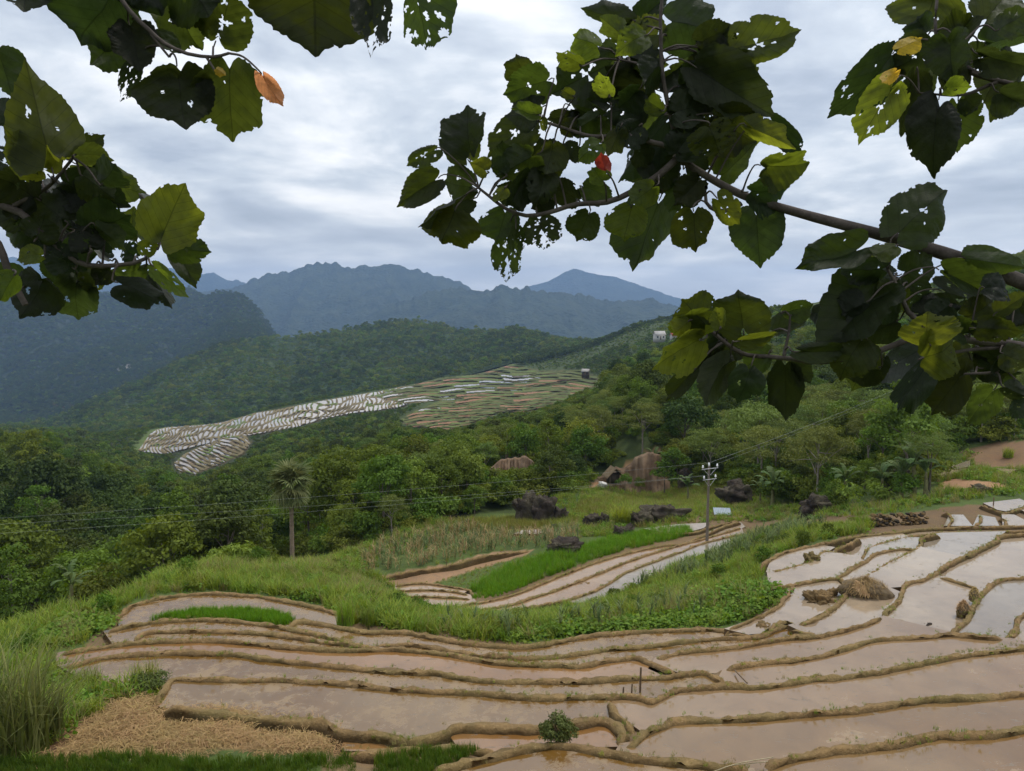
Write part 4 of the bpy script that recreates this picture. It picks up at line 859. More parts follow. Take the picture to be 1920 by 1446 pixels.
S = np.concatenate([np.stack([sc[rest]] * 3, 1), sc1(len(PH), .35, .9) + .9 * NR.uniform(0, 1, (len(PH), 1)) ** 4, np.concatenate([sc1(len(PM) - len(PX), .9, 2.0), sc1(9000, .9, 1.7), sc1(len(PX) - 9000, .6, 1.2)])])
stuff('forest', P, protos, np.concatenate([idx, ih]), yaw(len(P)), S, 'dense green forest covering the far slopes', 'forest')
# low undergrowth closing the gaps between the trees
n = 26000; Yu = np.sqrt(NR.uniform(52 ** 2, 330 ** 2, n)); Xu = NR.uniform(-.85, .85, n) * Yu; Zu = H(Xu, Yu); a, b = proj(np.stack([Xu, Yu, Zu], 1))
k = np.where(a < 500, Yu > 52, b < np.interp(a, TLINE[:, 0], TLINE[:, 1]) + 6)
k &= ~inpoly(a, b, [(1085,916),(1130,896),(1185,850),(1200,832),(1245,835),(1240,905),(1150,920)]) & ~inpoly(a, b, [(905,908),(930,862),(990,856),(1005,880),(985,908)])
k &= ~inpoly(a, b, [(1750,930),(1745,870),(1800,845),(2100,830),(2100,930)])
tp = proj(np.stack([Xu, Yu, Zu + 2], 1))[1]; k &= tp > np.interp(a, SKYL[:, 0], SKYL[:, 1])
k &= ~((a > 1050) & (NR.uniform(0, 1, n) < .25)); k &= ~((np.abs(a - 549) < 50) & (Yu < 60))
PU = np.stack([Xu, Yu, Zu], 1)[k]
n = 16000; Yv = np.sqrt(NR.uniform(330 ** 2, 760 ** 2, n)); Xv = NR.uniform(-.55, .15, n) * Yv; Zv = H(Xv, Yv); sv = NR.uniform(.22, .55, n); kv = np.ones(n, bool)
for f in (0, .5, 1.0):
    a, b = proj(np.stack([Xv, Yv, Zv + 7 * sv * f], 1))
    for dx in (-6, 0, 6):
        for p in MIDP: kv &= ~inpoly(a + dx, b, p)
PV = np.stack([Xv, Yv, Zv], 1)[kv]; sv = sv[kv]
gi = NR.randint(0, 148, 9000); gj = NR.randint(0, HILL.shape[1] - 1, 9000); PG = HILL[gi, gj] + NR.normal(0, 3, (9000, 3)) * (1, 1, 0); a, b = proj(PG); kq = np.zeros(len(PG), bool)
for g in HGRASS: kq |= inpoly(a, b, g)
PG = PG[kq]; PV = np.concatenate([PV, PG]); sv = np.concatenate([sv, NR.uniform(.15, .4, len(PG))])
stuff('scrub', PV, LITE, NR.randint(0, 5, len(PV)), yaw(len(PV)), np.stack([sv] * 3, 1), 'low green scrub around the far terraces and hill clearings', 'scrub')
M_LH = foliage_mat('leaf_scrub', (0.100, 0.148, 0.015), (0.193, 0.242, 0.035), .33, .035, .5)
SHR = [c for c, t in KIND['shrub']]
SH2 = []
for v in range(2):
    c, cs = crown('scrub', 900 + v, 1.3, .8, .7, 16, 60, .26, .55, M_LH, low=-.4, aspect=.45); SH2.append(c)
stuff('undergrowth', PU, SHR + SH2, NR.randint(0, 5, len(PU)), yaw(len(PU)), sc1(len(PU), .55, 1.5), 'tangled shrubs and scrub filling the slopes between trees', 'undergrowth')

# ------------------------------------------------------------------ grasses and crops
def blades(name, seed, n, h, spread, wid, lean, m, seg=3, stem=0):
    rs = np.random.RandomState(seed); b = MB()
    for i in range(n):
        a = rs.uniform(0, 6.283); d = np.array((math.cos(a), math.sin(a), 0)); sd_ = np.array((-d[1], d[0], 0)); r0 = spread * math.sqrt(rs.uniform(0, 1)); a0 = rs.uniform(0, 6.283)
        b0 = np.array((r0 * math.cos(a0), r0 * math.sin(a0), 0)); hh = h * rs.uniform(.55, 1.1); ln = lean * rs.uniform(.3, 1.2); z0 = rs.uniform(0, stem)
        t = np.linspace(0, 1, seg + 1); cz = hh * (t - .35 * ln * t * t); cx = hh * ln * t * t
        C = b0 + d * cx[:, None] + np.array((0, 0, 1)) * (cz[:, None] + z0); wv = wid * (1 - t ** 1.5) * rs.uniform(.7, 1.2)
        V = np.empty((2 * seg + 1, 3)); V[0:2 * seg:2] = C[:-1] - sd_ * wv[:-1, None] / 2; V[1:2 * seg:2] = C[:-1] + sd_ * wv[:-1, None] / 2; V[-1] = C[-1]
        F4 = [(2 * k, 2 * k + 1, 2 * k + 3, 2 * k + 2) for k in range(seg - 1)]; tn = rs.uniform(0, 1)
        o = b.n
        if F4: b.add(V[:-1], F4, (tn,) * 3)
        b.add(V[-3:], [(0, 1, 2)], (tn,) * 3)
    me = b.mesh(name); me.materials.append(m); return me
M_GR = foliage_mat('grass_green', (0.125, 0.192, 0.020), (0.270, 0.339, 0.046), .38, .03, .45)
M_GY = foliage_mat('grass_dry', (0.192, 0.180, 0.054), (0.324, 0.276, 0.108), .33, .02, .4)
M_RICE = foliage_mat('rice_green', (0.095, 0.223, 0.011), (0.169, 0.317, 0.022), .42, .012, .25)
M_HERB = foliage_mat('herb_green', (0.089, 0.169, 0.016), (0.186, 0.284, 0.035), .36, .02, .35)
M_CORN = foliage_mat('maize_leaf', (0.091, 0.133, 0.049), (0.182, 0.224, 0.084), .33, .02, .4)
M_DRYC = foliage_mat('maize_dry', (.25, .185, .075), (.40, .31, .15), .3, .025, .4)
M_STRAW = foliage_mat('straw', (0.277, 0.176, 0.064), (0.401, 0.275, 0.123), .2, .015, .35)
GA = [blades('tuft', s, 16, .62, .16, .03, .8, M_GR) for s in range(3)]; GB = [blades('tuft', s + 9, 14, .6, .16, .024, .7, M_GY) for s in range(2)]
GS = [blades('tuft', s + 19, 16, .22, .10, .014, .6, M_GR) for s in range(2)] + [blades('tuft', s + 29, 14, .20, .10, .014, .7, M_GY) for s in range(2)]
GRI = [blades('rice', s + 39, 20, .34, .10, .018, .4, M_RICE) for s in range(3)]
GTR = [blades('rice', s + 59, 20, .75, .16, .02, .5, M_RICE) for s in range(2)]
GCN = [blades('maize', s + 69, 13, .75, .05, .07, 1.0, M_CORN, 4, .95) for s in range(3)]; GDC = [blades('maize', s + 79, 11, .6, .06, .06, 1.1, M_DRYC, 4, .9) for s in range(3)]
def herb(name, seed, n, r, m, leaf=.12, h=.22):
    rs = np.random.RandomState(seed); P = np.stack([rs.normal(0, r, n), rs.normal(0, r, n), rs.uniform(.25, 1, n) * h], 1); Nn = rs.normal(size=(n, 3)) * .5 + (0, 0, 1)
    V, F, C = rhombs(P, Nn, leaf * rs.uniform(.6, 1.3, n), .85, rs, rs.uniform(0, 1, n)); me = mesh_np(name, V, F, False, C); me.materials.append(m); return me
GH = [herb('herb', s, 60, .22, M_HERB) for s in range(3)]
BANK = [(-250,1300),(-60,1215),(60,1165),(150,1125),(300,1078),(420,1060),(560,1058),(640,1062),(720,1085),(745,1110),(775,1135),(870,1152),(1000,1152),(1090,1132),(1210,1090),(1300,1052),(1400,1012),(1470,990),(1560,985),(1640,985),(1620,1000),(1537,1014),(1447,1040),(1420,1060),(1432,1090),(1468,1118),(1410,1157),(1355,1174),(1256,1175),(1091,1188),(1020,1202),(967,1206),(879,1200),(808,1188),(719,1179),(660,1172),(640,1150),(602,1134),(496,1114),(397,1107),(305,1115),(245,1130),(210,1160),(186,1186),(150,1208),(98,1222),(100,1255),(155,1272),(300,1294),(300,1310),(240,1315),(180,1345),(110,1385),(60,1446),(-250,1480)]
P = off_water(field(BANK, 17, 15, 66)); a, b = proj(P)
dry = inpoly(a, b, [(340,1075),(560,1058),(660,1070),(740,1110),(700,1150),(640,1120),(560,1085)]) | inpoly(a, b, [(1180,1150),(1260,1110),(1340,1120),(1330,1165),(1200,1172)])
hb_ = inpoly(a, b, [(960,1204),(1020,1185),(1150,1172),(1300,1150),(1380,1110),(1440,1085),(1470,1118),(1400,1165),(1256,1178),(1091,1192)]) | inpoly(a, b, [(95,1175),(200,1140),(225,1165),(150,1200),(80,1215)])
r = NR.uniform(0, 1, len(P)); id_ = np.where(r < .12, 3 + NR.randint(0, 2, len(P)), NR.randint(0, 3, len(P)))
id_ = np.where(dry & (r < .5), 3 + NR.randint(0, 2, len(P)), id_); id_ = np.where(hb_ & (r > .12), 5 + NR.randint(0, 3, len(P)), id_); id_ = np.where(~hb_ & (r > .9), 5 + NR.randint(0, 3, len(P)), id_)
S = sc1(len(P), .55, 1.45) * (1 + 1.7 * fbm(P[:, 0] / 2.6, P[:, 1] / 2.6, 88))[:, None]
stuff('bank_grass', P, GA + GB + GH, id_, yaw(len(P), .12), S, 'long green grass and weeds covering the banks between terraces', 'grass')
q = off_water(field(BANK, .12, 17, 64)); q = q[(q[:, 1] > 26)]
stuff('bank_shrubs', q, SHR + SH2, NR.randint(0, 5, len(q)), yaw(len(q)), sc1(len(q), .18, .42), 'scattered low shrubs dotted over the grassy banks', 'shrubs')
# tufts on the bunds
PB = []
for C, wd, lev in BLINES:
    n = int(len(C) * 1.7); i = NR.randint(0, len(C), n); q = C[i].copy(); q[:, :2] += NR.normal(0, wd * .22, (n, 2)); q[:, 2] = lev + .08 + NR.uniform(0, .10, n); PB.append(q)
PB = np.concatenate(PB); g = fbm(PB[:, 0] / 1.5, PB[:, 1] / 1.5, 91); PB = PB[(g > .04) | (NR.uniform(0, 1, len(PB)) < .15)]
stuff('bund_grass', PB, GS, np.where(NR.uniform(0, 1, len(PB)) < .4, NR.randint(0, 2, len(PB)), 2 + NR.randint(0, 2, len(PB))), yaw(len(PB), .25), sc1(len(PB), .25, .75), 'short grass tufts growing along the earth bunds', 'grass')
# seedling beds
def bed(polys, dens, lev, protos, a, b_, label, name='rice_seedlings', cat='seedlings', tilt=.08):
    Q = []
    for poly, z in zip(polys, lev):
        W = onz([p[0] for p in poly], [p[1] for p in poly], z); x0, y0 = W[:, :2].min(0); x1, y1 = W[:, :2].max(0)
        n = int((x1 - x0) * (y1 - y0) * dens); X = NR.uniform(x0, x1, n); Y = NR.uniform(y0, y1, n); k = inpoly(X, Y, W[:, :2]); Q.append(np.stack([X[k], Y[k], np.full(k.sum(), z)], 1))
    Q = np.concatenate(Q); return stuff(name, Q, protos, NR.randint(0, len(protos), len(Q)), yaw(len(Q), tilt), sc1(len(Q), a, b_), label, cat)
bed([[(280,1164),(354,1148),(442,1145),(513,1151),(556,1162),(536,1174),(496,1171),(390,1163)]], 110, (-13.72,), GRI, .9, 1.25, 'bright green curved bed of rice seedlings on the spur')
M_RICED = foliage_mat('rice_dark', (.055, .105, .009), (.105, .165, .016), .38, .02, .3)
GRD = [blades('rice', s + 139, 20, .34, .10, .018, .4, M_RICED) for s in range(3)]
bed([[(-80,1428),(250,1420),(480,1428),(660,1420),(668,1500),(-80,1520)], [(705,1422),(800,1408),(900,1406),(850,1436),(800,1470),(700,1480)]], 130, (-11.15, -11.12), GRD, .6, .95, 'dark green seedling beds along the bottom edge')
bed([[(885,1122),(895,1112),(940,1098),(980,1090),(985,1100),(930,1120),(896,1124)]], 40, (-19.85,), GRI, .8, 1.1, 'small vivid green seedling patch beside the brown paddies')
P = field([(880,1108),(930,1075),(1000,1050),(1080,1030),(1150,1012),(1230,995),(1290,990),(1300,1003),(1240,1018),(1173,1032),(1107,1052),(1040,1078),(973,1104),(915,1118)], 22, 46, 76)
stuff('rice_crop', P, GTR + GA[:1], np.where(NR.uniform(0, 1, len(P)) < .85, NR.randint(0, 2, len(P)), 2), yaw(len(P), .1), sc1(len(P), .7, 1.25), 'tall bright green rice crop in the lower valley', 'rice')
P = field([(815,1092),(900,1064),(990,1042),(1010,1040),(930,1075),(880,1108),(850,1100)], 14, 46, 76)
stuff('mown_grass', P, GS, NR.randint(0, 4, len(P)), yaw(len(P), .2), sc1(len(P), .6, 1.2), 'flattened grey-green grass beside the rice crop', 'grass')
P = field([(690,1078),(680,1050),(720,1020),(800,1000),(870,990),(960,1002),(1085,990),(1085,1018),(1010,1030),(907,1036),(840,1055),(760,1068)], 4.5, 48, 84)
r = NR.uniform(0, 1, len(P)); a, b = proj(P); gr = fbm(P[:, 0] / 5, P[:, 1] / 5, 93)
stuff('maize_field', P, GDC + GCN + GA[:1], np.where(r < .55 - gr * .8, NR.randint(0, 3, len(P)), 3 + NR.randint(0, 4, len(P))), yaw(len(P), .1), sc1(len(P), .65, 1.05), 'field of drying yellow maize with green weeds', 'maize')
P = np.concatenate([field([(838,998),(838,978),(960,972),(1075,972),(1080,990),(960,994)], 14, 66, 92), field([(1075,968),(1085,945),(1130,930),(1240,928),(1300,900),(1400,905),(1420,935),(1330,950),(1230,958),(1150,966)], 7, 66, 112)])
M_YR = foliage_mat('rice_ripe', (.17, .17, .03), (.27, .25, .06), .35, .02, .3)
GYR = [blades('rice', s + 99, 20, .6, .17, .022, .5, M_YR) for s in range(2)]
stuff('ripening_rice', P, GYR + GA[:1], np.where(NR.uniform(0, 1, len(P)) < .85, NR.randint(0, 2, len(P)), 2), yaw(len(P), .1), sc1(len(P), .8, 1.3), 'yellow-green ripening rice around the big boulder', 'rice')
P = off_water(np.concatenate([field([(1180,1108),(1230,1085),(1300,1062),(1345,1040),(1400,1015),(1480,990),(1560,990),(1480,1012),(1400,1045),(1330,1080),(1250,1100)], 2.6, 38, 66),
                    field([(800,1180),(900,1172),(1000,1172),(1100,1165),(1250,1140),(1330,1130),(1330,1160),(1200,1168),(1050,1190),(960,1200),(880,1194)], 1.6, 28, 45)]))
stuff('maize_rows', P, GCN, NR.randint(0, 3, len(P)), yaw(len(P), .08), sc1(len(P), .7, 1.05), 'green maize stalks standing along the grassy bank', 'maize')
P = off_water(field([(1240,985),(1180,960),(1240,925),(1350,925),(1480,948),(1560,955),(1650,945),(1750,930),(1760,880),(1800,860),(1850,830),(2200,790),(2200,925),(1900,925),(1780,945),(1660,965),(1500,975)], 5, 46, 115))
a, b = proj(P); k = ~inpoly(a, b, [(1765,906),(1790,899),(1880,907),(1884,917),(1830,924),(1768,915)]) & ~inpoly(a, b, [(1820,840),(1860,828),(2200,815),(2200,882),(1830,880)]); P = P[k]
P = np.concatenate([P, off_water(field([(1080,1010),(1030,985),(1036,925),(985,935),(990,895),(1095,890),(1110,916),(1250,905),(1330,905),(1430,925),(1430,960),(1330,955),(1240,992),(1180,988),(1150,1005)], 6, 60, 112)), off_water(field([(560,1062),(640,1035),(720,1005),(840,968),(850,1000),(720,1030),(690,1078),(640,1075)], 6, 50, 90))])
stuff('weeds', P, GA + GH[:1] + GB + GH[1:2], NR.randint(0, 6, len(P)), yaw(len(P), .1), sc1(len(P), .6, 1.5) * (1 + 1.4 * fbm(P[:, 0] / 2.5, P[:, 1] / 2.5, 97))[:, None], 'green weeds round the boulders and banana plants', 'weeds')
# straw spread over the dry plot
def straws(name, seed, n, r):
    rs = np.random.RandomState(seed); b = MB()
    for i in range(n):
        a = rs.uniform(0, 6.283); d = np.array((math.cos(a), math.sin(a), rs.normal(0, .18))); c = np.array((rs.normal(0, r), rs.normal(0, r), rs.uniform(.02, .10))); l = rs.uniform(.10, .30); s_ = np.array((-d[1], d[0], .3)) * .005
        mid = c + np.array((0, 0, rs.uniform(0, .05)))
        V = np.array([c - d * l / 2 - s_, c - d * l / 2 + s_, mid + s_, mid - s_, c + d * l / 2 + s_, c + d * l / 2 - s_]); b.add(V, [(0, 1, 2, 3), (3, 2, 4, 5)], (rs.uniform(0, 1),) * 3)
    me = b.mesh(name); me.materials.append(M_STRAW); return me
GST = [straws('straw', s, 70, .17) for s in range(4)]
P = field([(118,1424),(180,1350),(240,1322),(310,1322),(420,1342),(520,1356),(600,1362),(632,1388),(590,1410),(400,1402),(210,1418)], 26, 15, 30)
P = np.concatenate([P, off_water(field([(80,1440),(150,1340),(230,1306),(320,1312),(450,1335),(620,1350),(670,1392),(620,1424),(400,1418),(200,1440)], 4, 15, 32))])
stuff('straw', P, GST + GS[2:], np.where(NR.uniform(0, 1, len(P)) < .93, NR.randint(0, 4, len(P)), 4 + NR.randint(0, 2, len(P))), yaw(len(P), .1), sc1(len(P), .8, 1.4), 'dry golden straw strewn over the bare plot', 'straw')
# ------------------------------------------------------------------ single things
def spot(px, py, y0=14.0, y1=400.0):
    p = hit([px], [py], y0, y1)[0]
    return p if not np.isnan(p[0]) else at(px, py, 80.0)
def mpp(P):           # metres per photograph pixel at a place
    return float(P[1] * CP - P[2] * SP) / FPX
M_ROCK = earth_mat('boulder_rock', (.078, .060, .046), (.034, .027, .022), 1.1, 1.0, 0.2, (.115, .10, .065))
M_CONC = earth_mat('concrete', (.22, .185, .15), (.15, .125, .10), 1.5, 0.3, 0.02)
M_STEEL = new_mat('galvanised_steel'); out(PRIN((.42, .42, .41), .5, .5))
M_PORC = new_mat('porcelain'); out(PRIN((.80, .80, .78), .18, .5))
M_WIRE = new_mat('wire'); out(PRIN((.28, .30, .27), .45, .5))
M_WOOD = earth_mat('weathered_wood', (.20, .14, .085), (.115, .08, .05), 4, 0.5, 0.02)
M_BAM = earth_mat('bamboo', (.40, .34, .22), (.30, .25, .15), 3, 0.2, 0.01)

# fan palm
M_PALM = foliage_mat('palm_frond', (.095, .12, .035), (.20, .22, .085), .3, .02, .3)
M_PALMD = foliage_mat('palm_dead', (.22, .155, .085), (.32, .235, .13), .2, .015, .3)
M_PTRUNK = earth_mat('palm_trunk', (.27, .205, .145), (.17, .13, .095), 3, 0.7, 0.04)
def frond(name, seed, m, R_=1.05, pet=.75, nb=21, droop=.5):
    rs = np.random.RandomState(seed); b = MB()
    b.tube(np.array([(0, 0, 0), (pet * .5, 0, .04), (pet, 0, 0)]), (.022, .016, .012), 5, (.8,) * 3)
    for i in range(nb):
        a = math.radians(-118 + 236 * i / (nb - 1)); L_ = R_ * (1 - .25 * abs(a) / 2.1) * rs.uniform(.85, 1.1); d = np.array((math.cos(a), math.sin(a), 0)); s = np.array((-d[1], d[0], 0))
        t = np.array((0, .35, .7, 1.0)); wv = np.array((.012, .055, .045, .004)); dz = -droop * L_ * t ** 2.4 * rs.uniform(.6, 1.4) + .05 * np.cos(a * 2)
        C = np.array((pet, 0, 0)) + d * (L_ * t)[:, None] * (1 - .12 * droop * t[:, None]) + np.array((0, 0, 1)) * dz[:, None]; fold = .35
        V = np.concatenate([C - s * wv[:, None] + (0, 0, 1) * (wv[:, None] * fold), C, C + s * wv[:, None] + (0, 0, 1) * (wv[:, None] * fold)])
        F = [(k, k + 1, 4 + k + 1, 4 + k) for k in range(3)] + [(4 + k, 4 + k + 1, 8 + k + 1, 8 + k) for k in range(3)]
        b.add(V, F, (rs.uniform(0, 1),) * 3)
    me = b.mesh(name); me.materials.append(m); return me
FR = [frond('frond', s, M_PALM, droop=.35 + .2 * s) for s in range(3)]; FRD = [frond('frond', 9 + s, M_PALMD, R_=.85, droop=.9) for s in range(2)]
P = at(549, 1062, 55.0); k = mpp(P)
pt = empty('fan_palm', P); tag(pt, 'tall fan palm with a shaggy round crown standing alone on the spur', 'palm')
hT = (1062 - 908) * k; zt = np.linspace(-.4, 1, 26)
b = MB(); cv = np.stack([.10 * zt ** 2 - .02, 0 * zt, zt * hT], 1); b.tube(cv, (.17 - .05 * np.clip(zt, 0, 1)) * (1 + .06 * np.sin(np.arange(26) * 2.4)) + .08 * np.clip(.1 - zt, 0, .1) * 8, 10); tk = b.mesh('trunk', True)
link('trunk', tk, M_PTRUNK, pt)
rs = np.random.RandomState(4)
for i in range(46):
    el = 82 - i * 3.1 + rs.uniform(-14, 14); dead = el < -48
    f = link('frond', (FRD if dead else FR)[rs.randint(2 if dead else 3)], None, pt, (.08 + rs.uniform(-.05, .05), rs.uniform(-.05, .05), hT - .35 + .65 * max(0, (el + 60) / 140)))
    f.rotation_euler = (rs.uniform(-.7, .7), -R(el), i * 2.39996 + rs.uniform(-.2, .2)); q = rs.uniform(.88, 1.2) * (1.0 if not dead else .8); f.scale = (q, q, q)

# banana plants
M_BAN = foliage_mat('banana_leaf', (.075, .125, .035), (.135, .185, .065), .38, .02, .3)
def banana_leaf(name, seed, L_=1.7, W_=.42):
    rs = np.random.RandomState(seed); b = MB(); n = 11; t = np.linspace(0, 1, n); arch = rs.uniform(.55, .95)
    C = np.stack([L_ * np.sin(t * 1.35) / 1.35, 0 * t, L_ * (t * .75 - arch * t * t)], 1); wv = W_ * np.clip(np.sin(np.clip((t - .12) / .88, 0, 1) * math.pi) ** .55, .03, 1) * .5; wv[-1] = .01
    for sgn in (-1, 1):
        for k in range(n - 1):
            g = rs.uniform(0, .07) if rs.rand() < .35 else 0
            V = np.array([C[k], C[k + 1], C[k + 1] + (-g, sgn * wv[k + 1], -.25 * wv[k + 1] - g), C[k] + (g, sgn * wv[k], -.25 * wv[k] - g * rs.rand())]); b.add(V, [(0, 1, 2, 3)], (rs.uniform(.2, .8),) * 3)
    b.tube(C - (0, 0, .012), np.linspace(.025, .006, n), 5, (1.0,) * 3)
    me = b.mesh(name); me.materials.append(M_BAN); return me
BL = [banana_leaf('leaf', s) for s in range(4)]
b = MB(); b.tube(np.array([(0, 0, -.4), (0, 0, .6), (.05, 0, 1.4)]), (.15, .12, .07), 8); BST = b.mesh('stem', True); M_BSTEM = earth_mat('banana_stem', (.20, .21, .09), (.12, .10, .05), 3, .3, .02)
def banana(P, s, rz, label, nl=9):
    s = s * 1.45; e = empty('banana_plant', P, rz, s); tag(e, label, 'banana plant', 'banana plants')
    link('stem', BST, M_BSTEM, e)
    for i in range(nl):
        l = link('leaf', BL[rnd.randrange(4)], None, e, (.04, 0, 1.25 + .03 * i)); l.rotation_euler = (rnd.uniform(-.3, .3), -R(rnd.uniform(8, 62)), i * 2.4 + rnd.uniform(-.3, .3)); l.scale = (rnd.uniform(.75, 1.1),) * 3
for px, py, s, lab in ((1712, 930, 1.25, 'big banana plant under the spreading tree beside the bare red plot'), (1690, 934, .95, 'banana plant just left of the big one under the tree'), (1652, 936, .85, 'small banana plant beside the dark rock under the trees'),
                       (1584, 945, 1.05, 'banana plant standing right of the square dark rock'), (1448, 950, 1.15, 'banana plant left of the square dark rock'), (1425, 945, .75, 'smaller banana plant behind the one left of the square rock'),
                       (1228, 897, 1.3, 'banana plant in front of the bare earth bank'), (1290, 940, .9, 'banana plant left of the power pole'), (1735, 928, .9, 'banana plant against the trunk of the spreading tree')):
    banana(spot(px, py, 45, 130), s, rnd.uniform(0, 6), lab)
Pb = at(135, 1150, 44.0); banana(Pb, .85, 1.0, 'broad-leaved banana plant rising from the ravine at the left edge of the spur', 10)

# boulders
def boulder(px, py, wpx, hpx, seed, label, y0=40, y1=150, dpx=None, name='boulder', rough=.26, m=None, sink=.25):
    P = spot(px, py, y0, y1); k = mpp(P); rs = np.random.RandomState(seed)
    th = np.linspace(0, math.pi, 25); ph = np.linspace(0, 2 * math.pi, 40, endpoint=False); T, F_ = np.meshgrid(th, ph, indexing='ij')
    D = np.stack([np.sin(T) * np.cos(F_), np.sin(T) * np.sin(F_), np.cos(T)], -1)
    rr = np.array([[1 + rough * 2.2 * mnoise.fractal(Vector(d) * 1.5 + Vector((seed * 3.1, 0, 0)), .65, 2.1, 6) for d in row] for row in D])
    D = np.sign(D) * np.abs(D) ** .8; V = D * rr[..., None] * np.array((wpx * k / 2, (dpx or wpx * .8) * k / 2, hpx * k * .62)); V[..., 2] += hpx * k * (.62 - sink) * .8
    i = np.arange(24)[:, None] * 40 + np.arange(40)[None]; j = np.arange(24)[:, None] * 40 + (np.arange(40)[None] + 1) % 40
    o = link(name, mesh_np(name, V.reshape(-1, 3), np.stack([i, i + 40, j + 40, j], -1).reshape(-1, 4), False, np.full((V.size // 3, 3), .8)), m or M_ROCK, None, P); tag(o, label, 'boulder'); return o
boulder(987, 976, 46, 48, 1, 'large dark boulder, left half of the split pair among ripening rice')
boulder(1021, 977, 48, 47, 2, 'large dark boulder, right half of the split pair among ripening rice')
boulder(1052, 976, 26, 26, 3, 'grey rock leaning against the big split boulder')
boulder(1112, 985, 32, 20, 4, 'low dark boulder between ripening rice and the reed clump')
boulder(1132, 984, 20, 22, 5, 'small upright boulder beside the reed clump')
boulder(1058, 1034, 62, 22, 6, 'grassy rounded rock beside the tall green rice', dpx=40)
boulder(1172, 1006, 34, 20, 7, 'dark rock at the head of the green rice')
boulder(1202, 984, 36, 26, 8, 'round brown boulder at the end of the long flat rock')
boulder(1245, 974, 72, 28, 9, 'long flat dark boulder beyond the green rice', dpx=40)
boulder(1378, 944, 54, 38, 10, 'domed dark boulder just right of the power pole')
boulder(1285, 914, 26, 30, 11, 'dark rock among shrubs left of the power pole')
boulder(1536, 966, 66, 34, 12, 'square dark boulder between the banana plants', dpx=40)
boulder(1680, 918, 46, 44, 13, 'dark boulder half hidden behind banana plants')
boulder(1836, 921, 30, 12, 14, 'small black rock lying on the bare red plot', 45, 90)
boulder(1635, 842, 30, 46, 15, 'pale jagged rock standing in the scrub', 60, 200, m=M_CONC)
boulder(875, 981, 12, 7, 16, 'small black stone at the edge of ripening rice')
boulder(1040, 990, 12, 8, 17, 'small brown stone beside the little pond')
boulder(1428, 1188, 40, 20, 18, 'brown rock on the bund at the corner of the grassy bank', 20, 45, sink=.3, m=M_BUND)
boulder(1523, 1056, 28, 17, 19, 'lone rock in the paddy at the edge of the upper terraces', 25, 60, m=M_BUND)
boulder(1630, 1050, 16, 12, 20, 'rock on a bund of the upper terraces', 25, 60, m=M_BUND)
boulder(1535, 1140, 46, 30, 21, 'jagged dark rock pile on the thick mud bank', 20, 50, rough=.32, m=M_BUND)
boulder(1552, 1128, 30, 26, 22, 'second jagged rock on the thick mud bank', 20, 50, rough=.32, m=M_BUND)
boulder(1741, 1180, 26, 11, 23, 'flat stone at the gap in the narrow bund', 20, 50)
boulder(1802, 1165, 20, 22, 24, 'dark clod below the straw bundles on the bund', 20, 50, rough=.35, m=M_BUND)
boulder(1097, 1103, 20, 12, 25, 'pale stones heap in the long brown paddy', 40, 80, m=M_BUND)
# dry-stone bank at the head of the upper terraces
wall = empty('stone_wall', spot(1690, 985, 35, 70)); tag(wall, 'rough stone wall at the head of the upper right terraces', 'wall')
wl = np.array(wall.location); kw = mpp(wl)
STN = []
for s in range(5):
    rs = np.random.RandomState(50 + s); th = np.linspace(0, math.pi, 6); ph = np.linspace(0, 2 * math.pi, 8, endpoint=False); T, F_ = np.meshgrid(th, ph, indexing='ij')
    D = np.stack([np.sin(T) * np.cos(F_), np.sin(T) * np.sin(F_), np.cos(T)], -1) * (1 + .25 * rs.normal(size=T.shape))[..., None]
    i = np.arange(5)[:, None] * 8 + np.arange(8)[None]; j = np.arange(5)[:, None] * 8 + (np.arange(8)[None] + 1) % 8
    q = mesh_np('stone', D.reshape(-1, 3), np.stack([i, i + 8, j + 8, j], -1).reshape(-1, 4), False, np.full((48, 3), .8)); q.materials.append(M_BUND if s < 3 else M_ROCK); STN.append(q)
for i in range(110):
    t = rnd.random(); h = rnd.random()
    x = -1.9 + 3.8 * t; q = link('stone', STN[rnd.randrange(5)], None, wall, (x + rnd.uniform(-.1, .1), .35 * h + rnd.uniform(-.12, .12) + .12 * x, .05 + h * .62), rnd.uniform(0, 6)); q.scale = (rnd.uniform(.10, .20), rnd.uniform(.1, .17), rnd.uniform(.07, .13))

# bare earth bank and the shelter in front of it
M_CLIFF = earth_mat('bare_earth', (.185, .118, .07), (.125, .08, .048), .9, .7, .12, (.22, .155, .10))
def earth_face(name, top, bot, Y0, back, label, seed):
    n = 60; r = 22; xs = np.linspace(top[0][0], top[-1][0], n); ty = np.interp(xs, *zip(*top)) + fbm(xs / 7, xs * 0, seed, 4) * 7; by = np.interp(xs, *zip(*bot)); V = np.empty((r, n, 3))
    for j in range(r):
        t = j / (r - 1); Yj = Y0 + back * t + (fbm(xs / 9, xs * 0 + t * 2.0, seed + 1, 4) + .8 * fbm(xs / 2.5, xs * 0 + t * .5, seed + 2, 2)) * 1.6
        V[j] = at(xs, by + (ty - by) * t, Yj)
    V2 = V[-1:].copy(); V2[..., 1] += 5; V2[..., 2] -= .8; V2[..., 0] *= 1.04
    V = np.concatenate([V, V2]); o = link(name, mesh_np(name, V.reshape(-1, 3), gridF(r + 1, n)[:, ::-1], False), M_CLIFF); tag(o, label, 'earth bank', kind='structure'); return o
earth_face('earth_bank', [(1090,906),(1120,898),(1140,892),(1155,878),(1170,880),(1185,872),(1192,858),(1215,850),(1240,853),(1256,878)], [(1090,930),(1256,925)], 106.5, 2.2, 'tall bare orange earth bank cut into the slope', 61)
